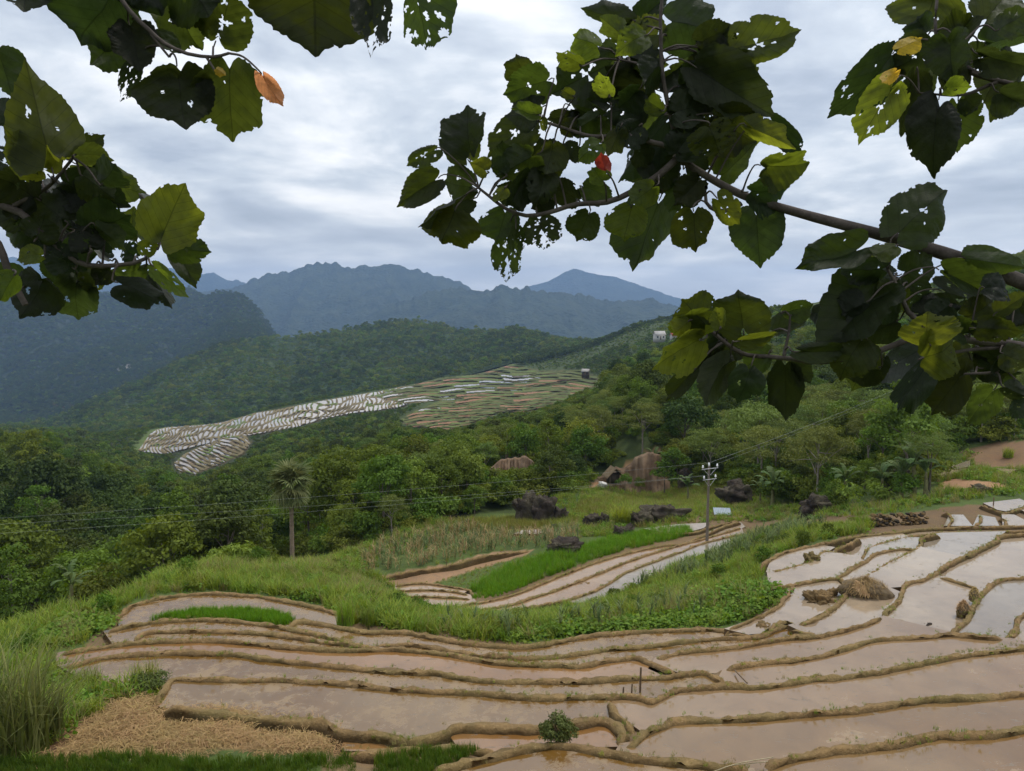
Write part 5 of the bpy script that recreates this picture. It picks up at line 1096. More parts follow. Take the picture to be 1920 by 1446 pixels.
earth_face('earth_bank', [(908,896),(922,876),(945,862),(985,858),(1002,868),(1008,890)], [(908,920),(1008,918)], 100.5, 2.6, 'orange earth scar showing between the trees', 64)
Ps = spot(1152, 907, 80, 140); Ps = at(1152, 905, 103.5); ks = mpp(Ps)
hut = empty('thatched_shelter', Ps, .25); tag(hut, 'small brown thatched shelter in front of the bare earth bank', 'shelter')
M_THATCH = earth_mat('thatch', (.20, .15, .09), (.12, .085, .05), 3, .8, .05); M_DARKW = earth_mat('dark_boards', (.09, .07, .05), (.05, .04, .03), 3, .4, .02)
b = MB(); b.box((0, .5, .5), (1.5, 1.0, 1.3)); link('wall', b.mesh('wall'), M_DARKW, hut)
b = MB()
for sgn in (-1, 1):
    n = 7; V = []
    for i in range(n):
        t = i / (n - 1); V += [(sgn * 1.25 * t, -.55 - .1 * rnd.random(), 2.1 - 1.25 * t + rnd.uniform(-.05, .05)), (sgn * 1.25 * t, 1.5, 2.1 - 1.25 * t + rnd.uniform(-.05, .05))]
    V = np.array(V); b.add(V, [(2 * i, 2 * i + 1, 2 * i + 3, 2 * i + 2) for i in range(n - 1)]); b.add(V - (0, 0, .14), [(2 * i, 2 * i + 2, 2 * i + 3, 2 * i + 1) for i in range(n - 1)])
    fr = [(2 * i) for i in range(n)]; Q = np.concatenate([V[fr], V[fr] - (0, 0, .14)]); b.add(Q, [(i, i + 1, n + i + 1, n + i) for i in range(n - 1)])
link('roof', b.mesh('roof'), M_THATCH, hut)
for sx in (-.8, .8):
    b = MB(); b.tube(np.array([(sx, -.4, -.4), (sx, -.4, 1.3)]), .05, 6); link('post', b.mesh('post'), M_WOOD, hut)
M_SACK = earth_mat('white_sack', (.75, .73, .68), (.62, .60, .56), 3, .4, .03)
boulder(1129, 914, 15, 10, 31, 'white sack lying below the bare earth bank', 80, 130, name='sack', m=M_SACK)['category'] = 'sack'
boulder(1092, 901, 13, 6, 32, 'smaller white sack beside the dark trees', 80, 130, name='sack', m=M_SACK)['category'] = 'sack'
# corrugated sheet
Ps = spot(1354, 966, 60, 100); b = MB(); n = 33; x = np.linspace(-.85, .85, n); zc = .035 * np.sin(x * 38)
V = np.concatenate([np.stack([x, x * 0 - .5, .15 + zc], 1), np.stack([x, x * 0 + .55, .62 + zc], 1), np.stack([x, x * 0 - .5, .14 + zc - .01], 1), np.stack([x, x * 0 + .55, .61 + zc - .01], 1)])
b.add(V, [(i, i + 1, n + i + 1, n + i) for i in range(n - 1)] + [(2 * n + i + 1, 2 * n + i, 3 * n + i, 3 * n + i + 1) for i in range(n - 1)])
M_TIN = new_mat('blue_grey_tin'); out(PRIN((.22, .27, .31), .45, .5))
rf = empty('tin_shelter', Ps, -.12); tag(rf, 'low shelter roofed with a blue-grey corrugated sheet behind the power pole', 'shelter'); link('roof', b.mesh('roof'), M_TIN, rf)
for sx, sy, h in ((-.75, -.4, .2), (.75, -.4, .2), (-.75, .45, .6), (.75, .45, .6)):
    b = MB(); b.tube(np.array([(sx, sy, -.5), (sx, sy, h - .03)]), .04, 6); link('post', b.mesh('post'), M_WOOD, rf)

# power poles and wires
def pole(P, h, rz, label, r0=.16, r1=.10):
    e = empty('power_pole', P, rz); tag(e, label, 'power pole')
    b = MB(); b.tube(np.array([(0, 0, -.6), (0, 0, h * .5), (.0, 0, h)]), (r0, (r0 + r1) / 2, r1), 10); link('shaft', b.mesh('shaft', True), M_CONC, e)
    tips = []
    for z, L_, ps in ((h - .15, 1.7, (-.75, .75)), (h - 1.05, 1.4, (-.6, .6))):
        b = MB(); b.box((0, -.14, z), (L_, .055, .055)); link('crossarm', b.mesh('crossarm'), M_STEEL, e)
        for s in (-1, 1):
            b = MB(); b.tube(np.array([(s * L_ * .38, -.14, z - .03), (s * .08, -.1, z - .55)]), .022, 5); link('brace', b.mesh('brace'), M_STEEL, e)
        for x in ps:
            tips.append((x, -.14, z + .36)); b = MB(); zz = np.array((.04, .12, .15, .19, .21, .26, .28, .34, .37)); b.tube(np.stack([0 * zz + x, 0 * zz - .14, z + zz], 1), (.02, .02, .09, .09, .05, .085, .06, .05, .015), 9); link('insulator', b.mesh('insulator', True), M_PORC, e)
    b = MB(); zz = np.array((0, .08, .11, .15, .17, .23, .25, .32, .35)); b.tube(np.stack([0 * zz, 0 * zz, h + zz], 1), (.02, .02, .09, .09, .05, .085, .06, .05, .015), 9); link('insulator', b.mesh('insulator', True), M_PORC, e)
    tips.append((0, 0, h + .34)); M = Matrix.Translation(P) @ Matrix.Rotation(rz, 4, 'Z'); return [np.array(M @ Vector(t)) for t in tips]
PP = at(1325, 1037, 63.0); PP[2] -= .1
t1 = pole(PP, 7.45, .45, 'grey concrete power pole with two crossarms and white insulators in the middle of the valley', .14, .085)
P2 = at(1880, 786, 105.0); t2 = pole(P2, 11.0, .5, 'pale concrete power pole on the slope at the right, half hidden by leaves', .19, .12)
P0 = at(-330, 1150, 44.0); t0 = pole(P0, 6.2, .2, 'concrete power pole standing beyond the left edge') if False else [at(-330, y, 44.0) for y in (991, 999, 1020)]
def wire(A, B, sag, label, r=.016):
    t = np.linspace(0, 1, 30)[:, None]; C = A + (B - A) * t; C[:, 2] -= sag * 4 * (t * (1 - t))[:, 0]; b = MB(); b.tube(C, r, 5, cap=False)
    o = link('power_line', b.mesh('power_line'), M_WIRE); tag(o, label, 'wire', 'power lines')
wire(t1[4], t0[0], .35, 'topmost power line running left from the concrete pole', .0045); wire(t1[2], t0[1], .35, 'middle power line running left from the concrete pole', .0045); wire(t1[3], t0[2], .4, 'lowest power line running left from the concrete pole', .0045)
wire(t1[0], t2[0], .6, 'upper power line climbing right from the concrete pole', .0045); wire(t1[1], t2[1], .6, 'middle power line climbing right from the concrete pole', .0045); wire(t1[4], t2[4], .7, 'lower power line climbing right from the concrete pole', .0045)
b = MB(); Pq = spot(1889, 818, 60, 150); q = np.array(Pq); b.tube(np.array([(0, 0, -.5), (.02, 0, 2), (.05, 0, (818 - 786) * mpp(q))]), .05, 6); tag(link('bamboo_pole', b.mesh('bamboo_pole', True), M_BAM, None, Pq), 'thin pale bamboo pole standing on the bare ground at the right edge', 'pole')

# houses far off
M_WALLW = earth_mat('house_white', (.46, .45, .42), (.38, .37, .35), .3, .1, .02); M_WALLG = earth_mat('house_grey', (.36, .34, .31), (.28, .26, .24), .3, .1, .02)
M_RRED = earth_mat('roof_red', (.42, .085, .06), (.34, .07, .05), .3, .2, .05); M_RGREY = earth_mat('roof_grey', (.40, .38, .36), (.31, .29, .27), .3, .2, .05)
M_GLASS = new_mat('dark_window'); out(PRIN((.03, .035, .04), .15, .5))
def house(P, w_, d, h, rh, rz, mw, mr, label):
    e = empty('house', P, rz); tag(e, label, 'house'); b = MB(); b.box((0, 0, h / 2 - 1), (w_, d, h + 2)); wl_ = link('wall', b.mesh('wall'), mw, e)
    b = MB(); o_ = .5
    V = np.array([(-w_ / 2 - o_, -d / 2 - o_, h - .15), (w_ / 2 + o_, -d / 2 - o_, h - .15), (w_ / 2 + o_, 0, h + rh), (-w_ / 2 - o_, 0, h + rh), (-w_ / 2 - o_, d / 2 + o_, h - .15), (w_ / 2 + o_, d / 2 + o_, h - .15)]); V = np.concatenate([V, V - (0, 0, .2)])
    b.add(V, [(0, 1, 2, 3), (3, 2, 5, 4), (7, 6, 9, 8), (8, 9, 10, 11), (0, 6, 7, 1), (4, 5, 11, 10), (0, 3, 9, 6), (3, 4, 10, 9), (1, 7, 8, 2), (2, 8, 11, 5)]); link('roof', b.mesh('roof'), mr, e)
    for s in (-1, 1):
        b = MB(); b.add([(s * w_ / 2, -d / 2 + .1, h - .05), (s * w_ / 2, d / 2 - .1, h - .05), (s * w_ / 2, 0, h + rh - .25)], [(0, 1, 2)]); link('gable', b.mesh('gable'), mw, e)
    for x in (-.3, .3):
        b = MB(); b.box((x * w_, -d / 2 - .01, h * .55), (w_ * .16, .08, h * .36)); link('window', b.mesh('window'), M_GLASS, e)
    b = MB(); b.box((0, -d / 2 - .01, h * .36), (w_ * .13, .08, h * .72)); link('door', b.mesh('door'), M_WOOD, e)
def hz(px, py, Y):
    q = at(px, py, Y); return q
house(hz(1236, 637, 640), 8.5, 6, 4.2, 3.0, .2, M_WALLW, M_RGREY, 'white house with a grey roof on the far ridge')
house(hz(1268, 636, 640), 9, 6, 3.0, 3.2, .15, M_WALLW, M_RRED, 'house with a bright red roof on the far ridge')
house(hz(1098, 703, 520), 4.5, 3.6, 2.6, 1.5, -.3, M_DARKW, M_WALLG, 'small grey hut at the top end of the red terraces')
house(hz(1888, 610, 230), 6.5, 5, 2.8, 1.8, .6, M_WALLG, M_RGREY, 'grey-roofed house glimpsed behind the overhanging leaves')

# stakes, sticks
for px, py, h, r, lab in ((1200, 1290, .68, .035, 'tallest wooden stake in the bund at the paddy corner'), (1184, 1298, .27, .028, 'short wooden stake just left of the tallest one'), (1168, 1300, .2, .028, 'stub of a stake left of the two others'),
                          (868, 1062, .9, .03, 'thin stake on the dry brown strip'), (837, 1068, .7, .03, 'second thin stake on the dry brown strip'), (1862, 953, .8, .04, 'grey post at the edge of the upper right pond')):
    q = onz(px, py, -12.05) if py > 1200 else spot(px, py, 40, 90); b = MB(); b.tube(np.array([(0, 0, -.5), (.01, 0, h * .5), (.02, .01, h)]), (r, r, r * .85), 7); tag(link('stake', b.mesh('stake'), M_WOOD, None, q), lab, 'stake')
b = MB(); A, B = onz(1378, 1257, -12.1), onz(1401, 1281, -11.95); b.tube(np.array([A, B]), .025, 6); tag(link('stick', b.mesh('stick'), M_WOOD), 'thin stick leaning across the paddy below the bund', 'stick')
b = MB(); b.tube(crom(np.array([onz(1330, 1450, -10.75), onz(1382, 1432, -10.7), onz(1450, 1420, -10.75)]), .2), .012, 5); tag(link('stick', b.mesh('stick'), M_BAM), 'longer pale cane lying over the end of the near bund', 'stick')
b = MB(); b.tube(crom(np.array([onz(1345, 1446, -10.8), onz(1370, 1436, -10.75), onz(1440, 1428, -10.8)]), .2), .012, 5); tag(link('stick', b.mesh('stick'), M_BAM), 'shorter pale cane beside the longer one on the near bund', 'stick')

# straw heaps on the upper terraces
def heap(px, py, z, w_, h, label, n=420, seed=1, name='straw_heap', L_=.34):
    P = onz(px, py, z); rs = np.random.RandomState(seed); e = empty(name, P); tag(e, label, 'straw heap')
    th = np.linspace(0, math.pi / 2 + .25, 9); ph = np.linspace(0, 2 * math.pi, 18, endpoint=False); T, F_ = np.meshgrid(th, ph, indexing='ij'); rr = 1 + .22 * np.sin(F_ * 2 + seed) + .1 * rs.normal(size=T.shape)
    V = np.stack([np.sin(T) * np.cos(F_) * w_ / 2 * rr, np.sin(T) * np.sin(F_) * w_ * .36 * rr, np.cos(T) * h], -1); i = np.arange(8)[:, None] * 18 + np.arange(18)[None]; j = np.arange(8)[:, None] * 18 + (np.arange(18)[None] + 1) % 18
    link('heap', mesh_np('heap', V.reshape(-1, 3), np.stack([i, i + 18, j + 18, j], -1).reshape(-1, 4), True), M_THATCH, e); b = MB()
    for q in range(n):
        a = rs.uniform(0, 6.283); t = rs.uniform(0, 1.4); c = np.array((math.sin(t) * math.cos(a) * w_ / 2, math.sin(t) * math.sin(a) * w_ * .36, math.cos(t) * h)) * rs.uniform(.95, 1.12); d = np.array((math.cos(a), math.sin(a), -.7)) + rs.normal(size=3) * .5; d /= np.linalg.norm(d); s_ = np.cross(d, (0, 0, 1)) * .009; l = L_ * rs.uniform(.5, 1.1)
        b.add([c - d * l / 2 - s_, c - d * l / 2 + s_, c + d * l / 2 + s_, c + d * l / 2 - s_], [(0, 1, 2, 3)], (rs.uniform(0, 1),) * 3)
    s = link('straw', b.mesh('straw'), M_STRAW, e); s['kind'] = 'stuff'; return e
heap(1622, 1112, -12.85, 2.0, .62, 'big straw and brushwood heap where the upper bunds meet', 900, 3, L_=.45)
heap(1806, 1146, -12.55, .48, .40, 'upright straw bundle, lower of two on the bund', 300, 4, 'straw_bundle', .25)
heap(1826, 1122, -12.55, .46, .42, 'upright straw bundle, upper of two on the bund', 300, 5, 'straw_bundle', .25)
M_PF = foliage_mat('dry_palm_leaf', (.42, .26, .13), (.55, .37, .20), .2, .01, .2)
fd = frond('dry_palm_leaf', 33, M_PF, R_=.60, pet=.18, nb=24, droop=.08); q = onz(1622, 1112, -12.85) + np.array((-.18, -.22, .60))
o = link('dry_palm_leaf', fd, None, None); o.matrix_world = Matrix.Translation(q) @ Matrix.Rotation(R(46), 4, 'X') @ Matrix.Rotation(R(-105), 4, 'Z'); tag(o, 'dry tan fan leaf lying on the big straw heap', 'palm leaf')

# bushes and tall grass clumps
M_CANE = foliage_mat('cane_leaf', (.085, .115, .022), (.20, .22, .07), .33, .02, .3)
M_BUSH = foliage_mat('bush_leaf', (.075, .105, .022), (.145, .185, .05), .3, .02, .3)
def bush(P, rx, h, label, leaf=.07, ncl=60, nlf=70, seed=3, m=None):
    e = empty('bush', P); tag(e, label, 'bush'); c, cs = crown('foliage', seed, rx, h * .48, h * .5, ncl, nlf, leaf, rx * .33, m or M_BUSH, low=-.75, hollow=.35); link('foliage', c, None, e)
    b = MB(); rs = np.random.RandomState(seed)
    for i in range(9):
        d = rs.normal(size=2) * rx * .45; b.tube(np.array([(0, 0, -.2), (d[0] * .4, d[1] * .4, h * .4), (d[0], d[1], h * rs.uniform(.8, 1.25))]), (.02, .014, .005), 5)
    link('stems', b.mesh('stems'), M_WOOD, e)
P = onz(1045, 1390, -11.15); bush(P, .42, .66, 'round green bush growing on the near bund', .06)
P = spot(272, 1300, 16, 30); bush(P, .62, .5, 'low leafy bush under the tall grass clump at the paddy edge', .07, seed=5)
def clump(P, h, spread, n, wid, lean, label, m=None, seed=1, name='grass_clump', seg=5, stem=0.0):
    e = empty(name, P); tag(e, label, 'grass clump'); f = link('blades', blades('blades', seed, n, h, spread, wid, lean, m or M_GR, seg, stem), None, e)
    b = MB(); rs = np.random.RandomState(seed)
    for i in range(max(8, n // 14)):
        a = rs.uniform(0, 6.28); r = spread * rs.uniform(0, .9); b.tube(np.array([(r * math.cos(a), r * math.sin(a), -.3), (r * math.cos(a) * 1.1, r * math.sin(a) * 1.1, h * .35), (r * math.cos(a) * 1.3, r * math.sin(a) * 1.3, h * .75)]), (.012, .010, .004), 5, (rs.uniform(0, 1),) * 3)
    link('stalks', b.mesh('stalks'), M_GY, e)
clump(spot(275, 1285, 16, 30), .95, .45, 240, .02, .5, 'green grass clump standing at the corner of the lower left paddies')
clump(spot(160, 1285, 16, 30), .7, .5, 200, .02, .6, 'grass clump between the tall cane and the lower left paddies', seed=4)
P = spot(45, 1420, 14, 26); clump(P, 3.0, .55, 150, .06, .85, 'tall cane grass clump at the lower left edge', seed=2, name='cane_grass', m=M_CANE, seg=7, stem=.7)
P = spot(-40, 1400, 14, 26); clump(P, 3.1, .6, 150, .06, .85, 'tall cane grass clump cut by the left edge of the picture', seed=12, name='cane_grass', m=M_CANE, seg=7, stem=.7)
P = spot(90, 1390, 14, 26); clump(P, 1.9, .4, 90, .05, 1.0, 'shorter drooping cane grass right of the tall clump', seed=13, name='cane_grass', m=M_CANE, seg=7, stem=.4)
clump(onz(648, 1172, -13.5), 1.25, .36, 260, .025, .45, 'upright dark green grass clump at the end of the spur paddy', seed=6)
clump(onz(690, 1168, -13.6), .8, .3, 160, .025, .6, 'lighter grass clump right of the upright dark one', seed=7, m=M_HERB)
clump(spot(1165, 985, 60, 95), 2.6, .8, 420, .06, .8, 'big bright green reed clump among the boulders', seed=8, name='reed_clump', seg=6, m=M_GR)
clump(spot(1618, 992, 35, 70), 1.3, .4, 240, .03, .5, 'bright yellow-green grass clump by the upper terraces', seed=9, m=M_HERB)
clump(spot(1890, 858, 55, 110), 1.2, .45, 200, .04, .5, 'green grass clump alone on the bare muddy ground', seed=10)
clump(spot(600, 1110, 30, 60), .95, .5, 200, .025, .6, 'grass clump on the ridge of the spur', seed=11)

# shrubs in front of and above the bare bank
for i, (px, py, hpx, lab) in enumerate(((1172, 912, 26, 'green shrub just right of the thatched shelter'), (1200, 916, 22, 'low shrub at the foot of the bare earth bank'), (1246, 908, 48, 'shrub hiding the right end of the bare earth bank'), (1262, 880, 46, 'taller shrub right of the bare earth bank'),
        (1108, 905, 24, 'shrub at the left foot of the bare earth bank'), (1006, 905, 40, 'shrub beside the orange earth scar'), (912, 908, 34, 'shrub left of the orange earth scar'), (960, 910, 20, 'low shrub below the orange earth scar'), (1135, 870, 30, 'shrub above the thatched shelter'))):
    P = spot(px, py, 80, 140); P = at(px, py, min(P[1], 101.0)) if i < 8 else P; c, t = KIND['shrub'][i % 3]; tree('shrub', c, t, P, i, float(hpx * mpp(P) / 2.4), lab)['category'] = 'shrub'
# marked trees
def hero(px, py, y0, y1, key, hpx, v, label, name='tree'):
    P = spot(px, py, y0, y1); c, t = KIND[key][v]; zs = np.empty(len(c.vertices) * 3, np.float32); c.vertices.foreach_get('co', zs); return tree(name, c, t, P, rnd.uniform(0, 6), float(hpx * mpp(P) / zs.reshape(-1, 3)[:, 2].max()), label)
hero(1742, 925, 50, 90, 'feather', 118, 0, 'thin feathery tree with dark trunk beside the banana plants', 'spreading_tree')
hero(1420, 900, 80, 130, 'pale', 150, 0, 'broad pale spreading tree behind the power pole', 'spreading_tree')
hero(1330, 905, 80, 130, 'pale', 105, 1, 'pale tree left of the broad spreading one behind the pole', 'spreading_tree')
hero(1553, 770, 110, 260, 'dark', 90, 0, 'single black-green tree on the slope under the branch', 'dark_tree')
hero(1487, 815, 100, 200, 'red', 62, 0, 'reddish brown dying tree on the slope under the branch', 'dying_tree')
hero(1500, 930, 70, 110, 'dark', 62, 1, 'small dark tree above the square boulder', 'dark_tree')
hero(1040, 925, 85, 130, 'dark', 92, 0, 'dark bushy tree between the two orange earth scars', 'dark_tree')
hero(1075, 915, 85, 130, 'dark', 66, 2, 'smaller dark tree left of the bare earth bank', 'dark_tree')
hero(862, 945, 85, 130, 'dark', 100, 1, 'dark tree left of the orange earth scar', 'dark_tree')
hero(890, 968, 70, 110, 'mid', 60, 0, 'low tree at the edge of the ripening rice', 'edge_tree')
hero(735, 1005, 60, 100, 'pale', 80, 2, 'pale tree at the wood edge above the maize field', 'edge_tree')
hero(1270, 890, 90, 130, 'yellow', 70, 0, 'yellowish bushy tree right of the bare earth bank', 'edge_tree')
for i, (px, py, key, hpx, lab) in enumerate(((1660, 930, 'dark', 70, 'dark tree behind the small banana plant'), (1620, 925, 'mid', 66, 'green tree above the right-hand boulder'), (1560, 922, 'dark', 58, 'dark tree right above the square boulder'), (1400, 915, 'mid', 46, 'small tree behind the domed boulder'),
        (1700, 905, 'dark', 60, 'dark tree behind the big banana plant'), (1465, 925, 'mid', 50, 'small green tree behind the left banana plants'), (1350, 900, 'dark', 60, 'dark tree between the pole and the pale trees'))):
    hero(px, py, 55, 130, key, hpx, i % 3, lab, 'dark_tree' if key == 'dark' else 'edge_tree')
# ------------------------------------------------------------------ the two broad-leaved trees whose boughs hang into the picture
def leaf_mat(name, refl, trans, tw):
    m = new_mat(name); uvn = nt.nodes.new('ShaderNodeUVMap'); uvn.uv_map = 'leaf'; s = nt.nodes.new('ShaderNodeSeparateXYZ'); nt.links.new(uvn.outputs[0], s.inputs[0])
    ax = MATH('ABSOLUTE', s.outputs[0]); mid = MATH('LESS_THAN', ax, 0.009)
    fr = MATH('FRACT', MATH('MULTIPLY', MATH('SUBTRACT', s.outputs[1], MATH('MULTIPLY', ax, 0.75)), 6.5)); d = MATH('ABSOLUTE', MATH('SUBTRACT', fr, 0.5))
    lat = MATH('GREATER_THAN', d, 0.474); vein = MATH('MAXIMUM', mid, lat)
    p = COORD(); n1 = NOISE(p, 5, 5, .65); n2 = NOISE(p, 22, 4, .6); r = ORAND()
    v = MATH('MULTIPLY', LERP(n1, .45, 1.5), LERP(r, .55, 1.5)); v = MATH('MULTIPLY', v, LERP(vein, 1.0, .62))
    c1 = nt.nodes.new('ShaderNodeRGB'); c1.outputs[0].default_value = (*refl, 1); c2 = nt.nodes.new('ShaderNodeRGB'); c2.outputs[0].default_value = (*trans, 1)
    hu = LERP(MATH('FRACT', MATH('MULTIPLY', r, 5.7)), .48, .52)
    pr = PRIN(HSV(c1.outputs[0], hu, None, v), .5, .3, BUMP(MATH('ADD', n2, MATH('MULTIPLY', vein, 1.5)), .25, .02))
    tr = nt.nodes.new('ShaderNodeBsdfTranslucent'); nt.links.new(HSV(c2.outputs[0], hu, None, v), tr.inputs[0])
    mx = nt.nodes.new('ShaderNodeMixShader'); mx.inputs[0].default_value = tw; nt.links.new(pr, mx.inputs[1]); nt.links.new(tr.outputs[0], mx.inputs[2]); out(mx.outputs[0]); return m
LM = dict(d=leaf_mat('big_leaf_shaded', (.016, .024, .010), (.036, .054, .008), .52), g=leaf_mat('big_leaf_green', (.022, .036, .010), (.075, .100, .010), .6),  # d and b have shade and backlight put into the leaf colour
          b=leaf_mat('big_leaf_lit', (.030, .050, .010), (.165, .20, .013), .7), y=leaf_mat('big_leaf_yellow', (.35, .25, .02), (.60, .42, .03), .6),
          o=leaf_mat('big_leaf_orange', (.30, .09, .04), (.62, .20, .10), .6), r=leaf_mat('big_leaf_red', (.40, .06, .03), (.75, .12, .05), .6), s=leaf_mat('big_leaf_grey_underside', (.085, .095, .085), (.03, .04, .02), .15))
M_BRANCH = earth_mat('branch_bark', (.105, .088, .078), (.055, .045, .04), 14, .5, .004)
def leaf_mesh(seed, holes, bites, fold=.18, bend=.12, ragged=0):
    rs = np.random.RandomState(seed); nr, ns = 17, 120; th = np.linspace(0, 2 * math.pi, ns, endpoint=False)      # th = 0 at the tip
    tip = .09 * np.exp(-(np.minimum(th, 2 * math.pi - th) / .13) ** 2); notch = -.16 * np.exp(-((th - math.pi) / .16) ** 2)
    sh = rs.uniform(0, .06); lob = sh * np.exp(-((th - rs.uniform(.75, 1.1)) / .17) ** 2) + rs.uniform(0, .06) * np.exp(-((th - 2 * math.pi + rs.uniform(.75, 1.1)) / .17) ** 2)
    a = 2 * math.pi * np.arange(ns) / ns; low = sum(rs.normal() * .026 / k ** .6 * np.cos(k * a + rs.uniform(0, 6.28)) for k in range(2, 8))
    tooth = .018 * (np.abs((np.arange(ns) * 31 / ns + rs.rand() * .2) % 1 - .5) - .25) * 2
    rad = (.5 + tip + notch + lob + low + tooth) * (1 + rs.normal(size=ns) * .010)
    rho = np.linspace(0, 1, nr) ** .8
    x = rho[:, None] * (rad * np.sin(th))[None] * 1.0; y = .48 + rho[:, None] * (rad * np.cos(th))[None]
    ax = np.abs(x)
    z = fold * ax * (1 if seed % 2 else -1) + bend * (y - .3) ** 2 * (1 if seed % 3 else -1) + .005 * np.cos(2 * math.pi * (y - .75 * ax) * 6.5) * rho[:, None] + .22 * fbm(y * 2.2 + seed, x * 2.2 + 9, seed + 7, 3)
    ea = rs.uniform(0, 6.28); curl = np.clip(np.cos(th - ea) - .35, 0, 1)[None] * np.clip(rho[:, None] - .45, 0, 1) ** 2; z = z + curl * rs.choice((-1, 1)) * rs.uniform(.6, 1.5); x = x - curl * np.sin(th)[None] * .45; y = y - curl * np.cos(th)[None] * .45
    V = np.stack([x, y, z], -1).reshape(-1, 3); U = np.stack([rho[:, None] * (rad * np.sin(th))[None], .48 + rho[:, None] * (rad * np.cos(th))[None]], -1).reshape(-1, 2)
    i = np.arange(nr - 1)[:, None] * ns + np.arange(ns)[None]; j = np.arange(nr - 1)[:, None] * ns + (np.arange(ns)[None] + 1) % ns
    F = np.stack([i, i + ns, j + ns, j], -1).reshape(-1, 4); C = U[F].mean(1); k = np.ones(len(F), bool)
    for q in range(holes):
        cx, cy, r = rs.uniform(-.34, .34), rs.uniform(.15, .85), rs.choice((.012, .016, .022, .03)) * rs.uniform(.8, 1.5); e = rs.uniform(.6, 1.5); ph = rs.uniform(0, 3.14)
        dx, dy = C[:, 0] - cx, C[:, 1] - cy; k &= ((dx * math.cos(ph) + dy * math.sin(ph)) * e) ** 2 + ((dy * math.cos(ph) - dx * math.sin(ph)) / e) ** 2 > (r * (1 + .5 * np.sin(np.arctan2(dy, dx) * 3 + ph))) ** 2
    for q in range(bites):
        t_ = rs.uniform(-2.3, 2.3); rr = np.interp(t_ % (2 * math.pi), th, rad); cx, cy = rr * math.sin(t_), .48 + rr * math.cos(t_); r = rs.uniform(.02, .075); dx, dy = C[:, 0] - cx, C[:, 1] - cy
        k &= dx ** 2 + dy ** 2 > (r * (1 + .35 * np.sin(np.arctan2(dy, dx) * 4 + q))) ** 2
    if ragged: k &= ~((fbm(C[:, 0] * 7 + seed, C[:, 1] * 7, seed + 9, 3) + .25 * (C[:, 1] - .6)) > .15)
    F = F[k]; used = np.unique(F); F = np.searchsorted(used, F)
    return mesh_np('leaf', V[used], F, True, None, U[used])
LEAFS = [leaf_mesh(s, h, b, f, e) for s, h, b, f, e in ((1, 0, 1, .2, .25), (2, 2, 2, .35, .15), (3, 4, 3, .15, .35), (4, 1, 4, .45, .2), (5, 7, 2, .25, .3), (6, 1, 0, .4, .4), (7, 3, 5, .2, .15), (8, 0, 2, .6, .35), (9, 5, 4, .3, .25), (10, 2, 1, .15, .5), (11, 0, 3, .5, .3), (12, 1, 2, .3, .5), (13, 6, 6, .25, .3), (14, 3, 3, .55, .2), (15, 9, 3, .2, .3), (16, 0, 1, .35, .6))]
RAGG = [leaf_mesh(21, 18, 8, .3, .2, 1), leaf_mesh(22, 14, 9, .2, .3, 1)]
for me in LEAFS + RAGG: me.materials.append(LM['d'])
LR = random.Random(5)
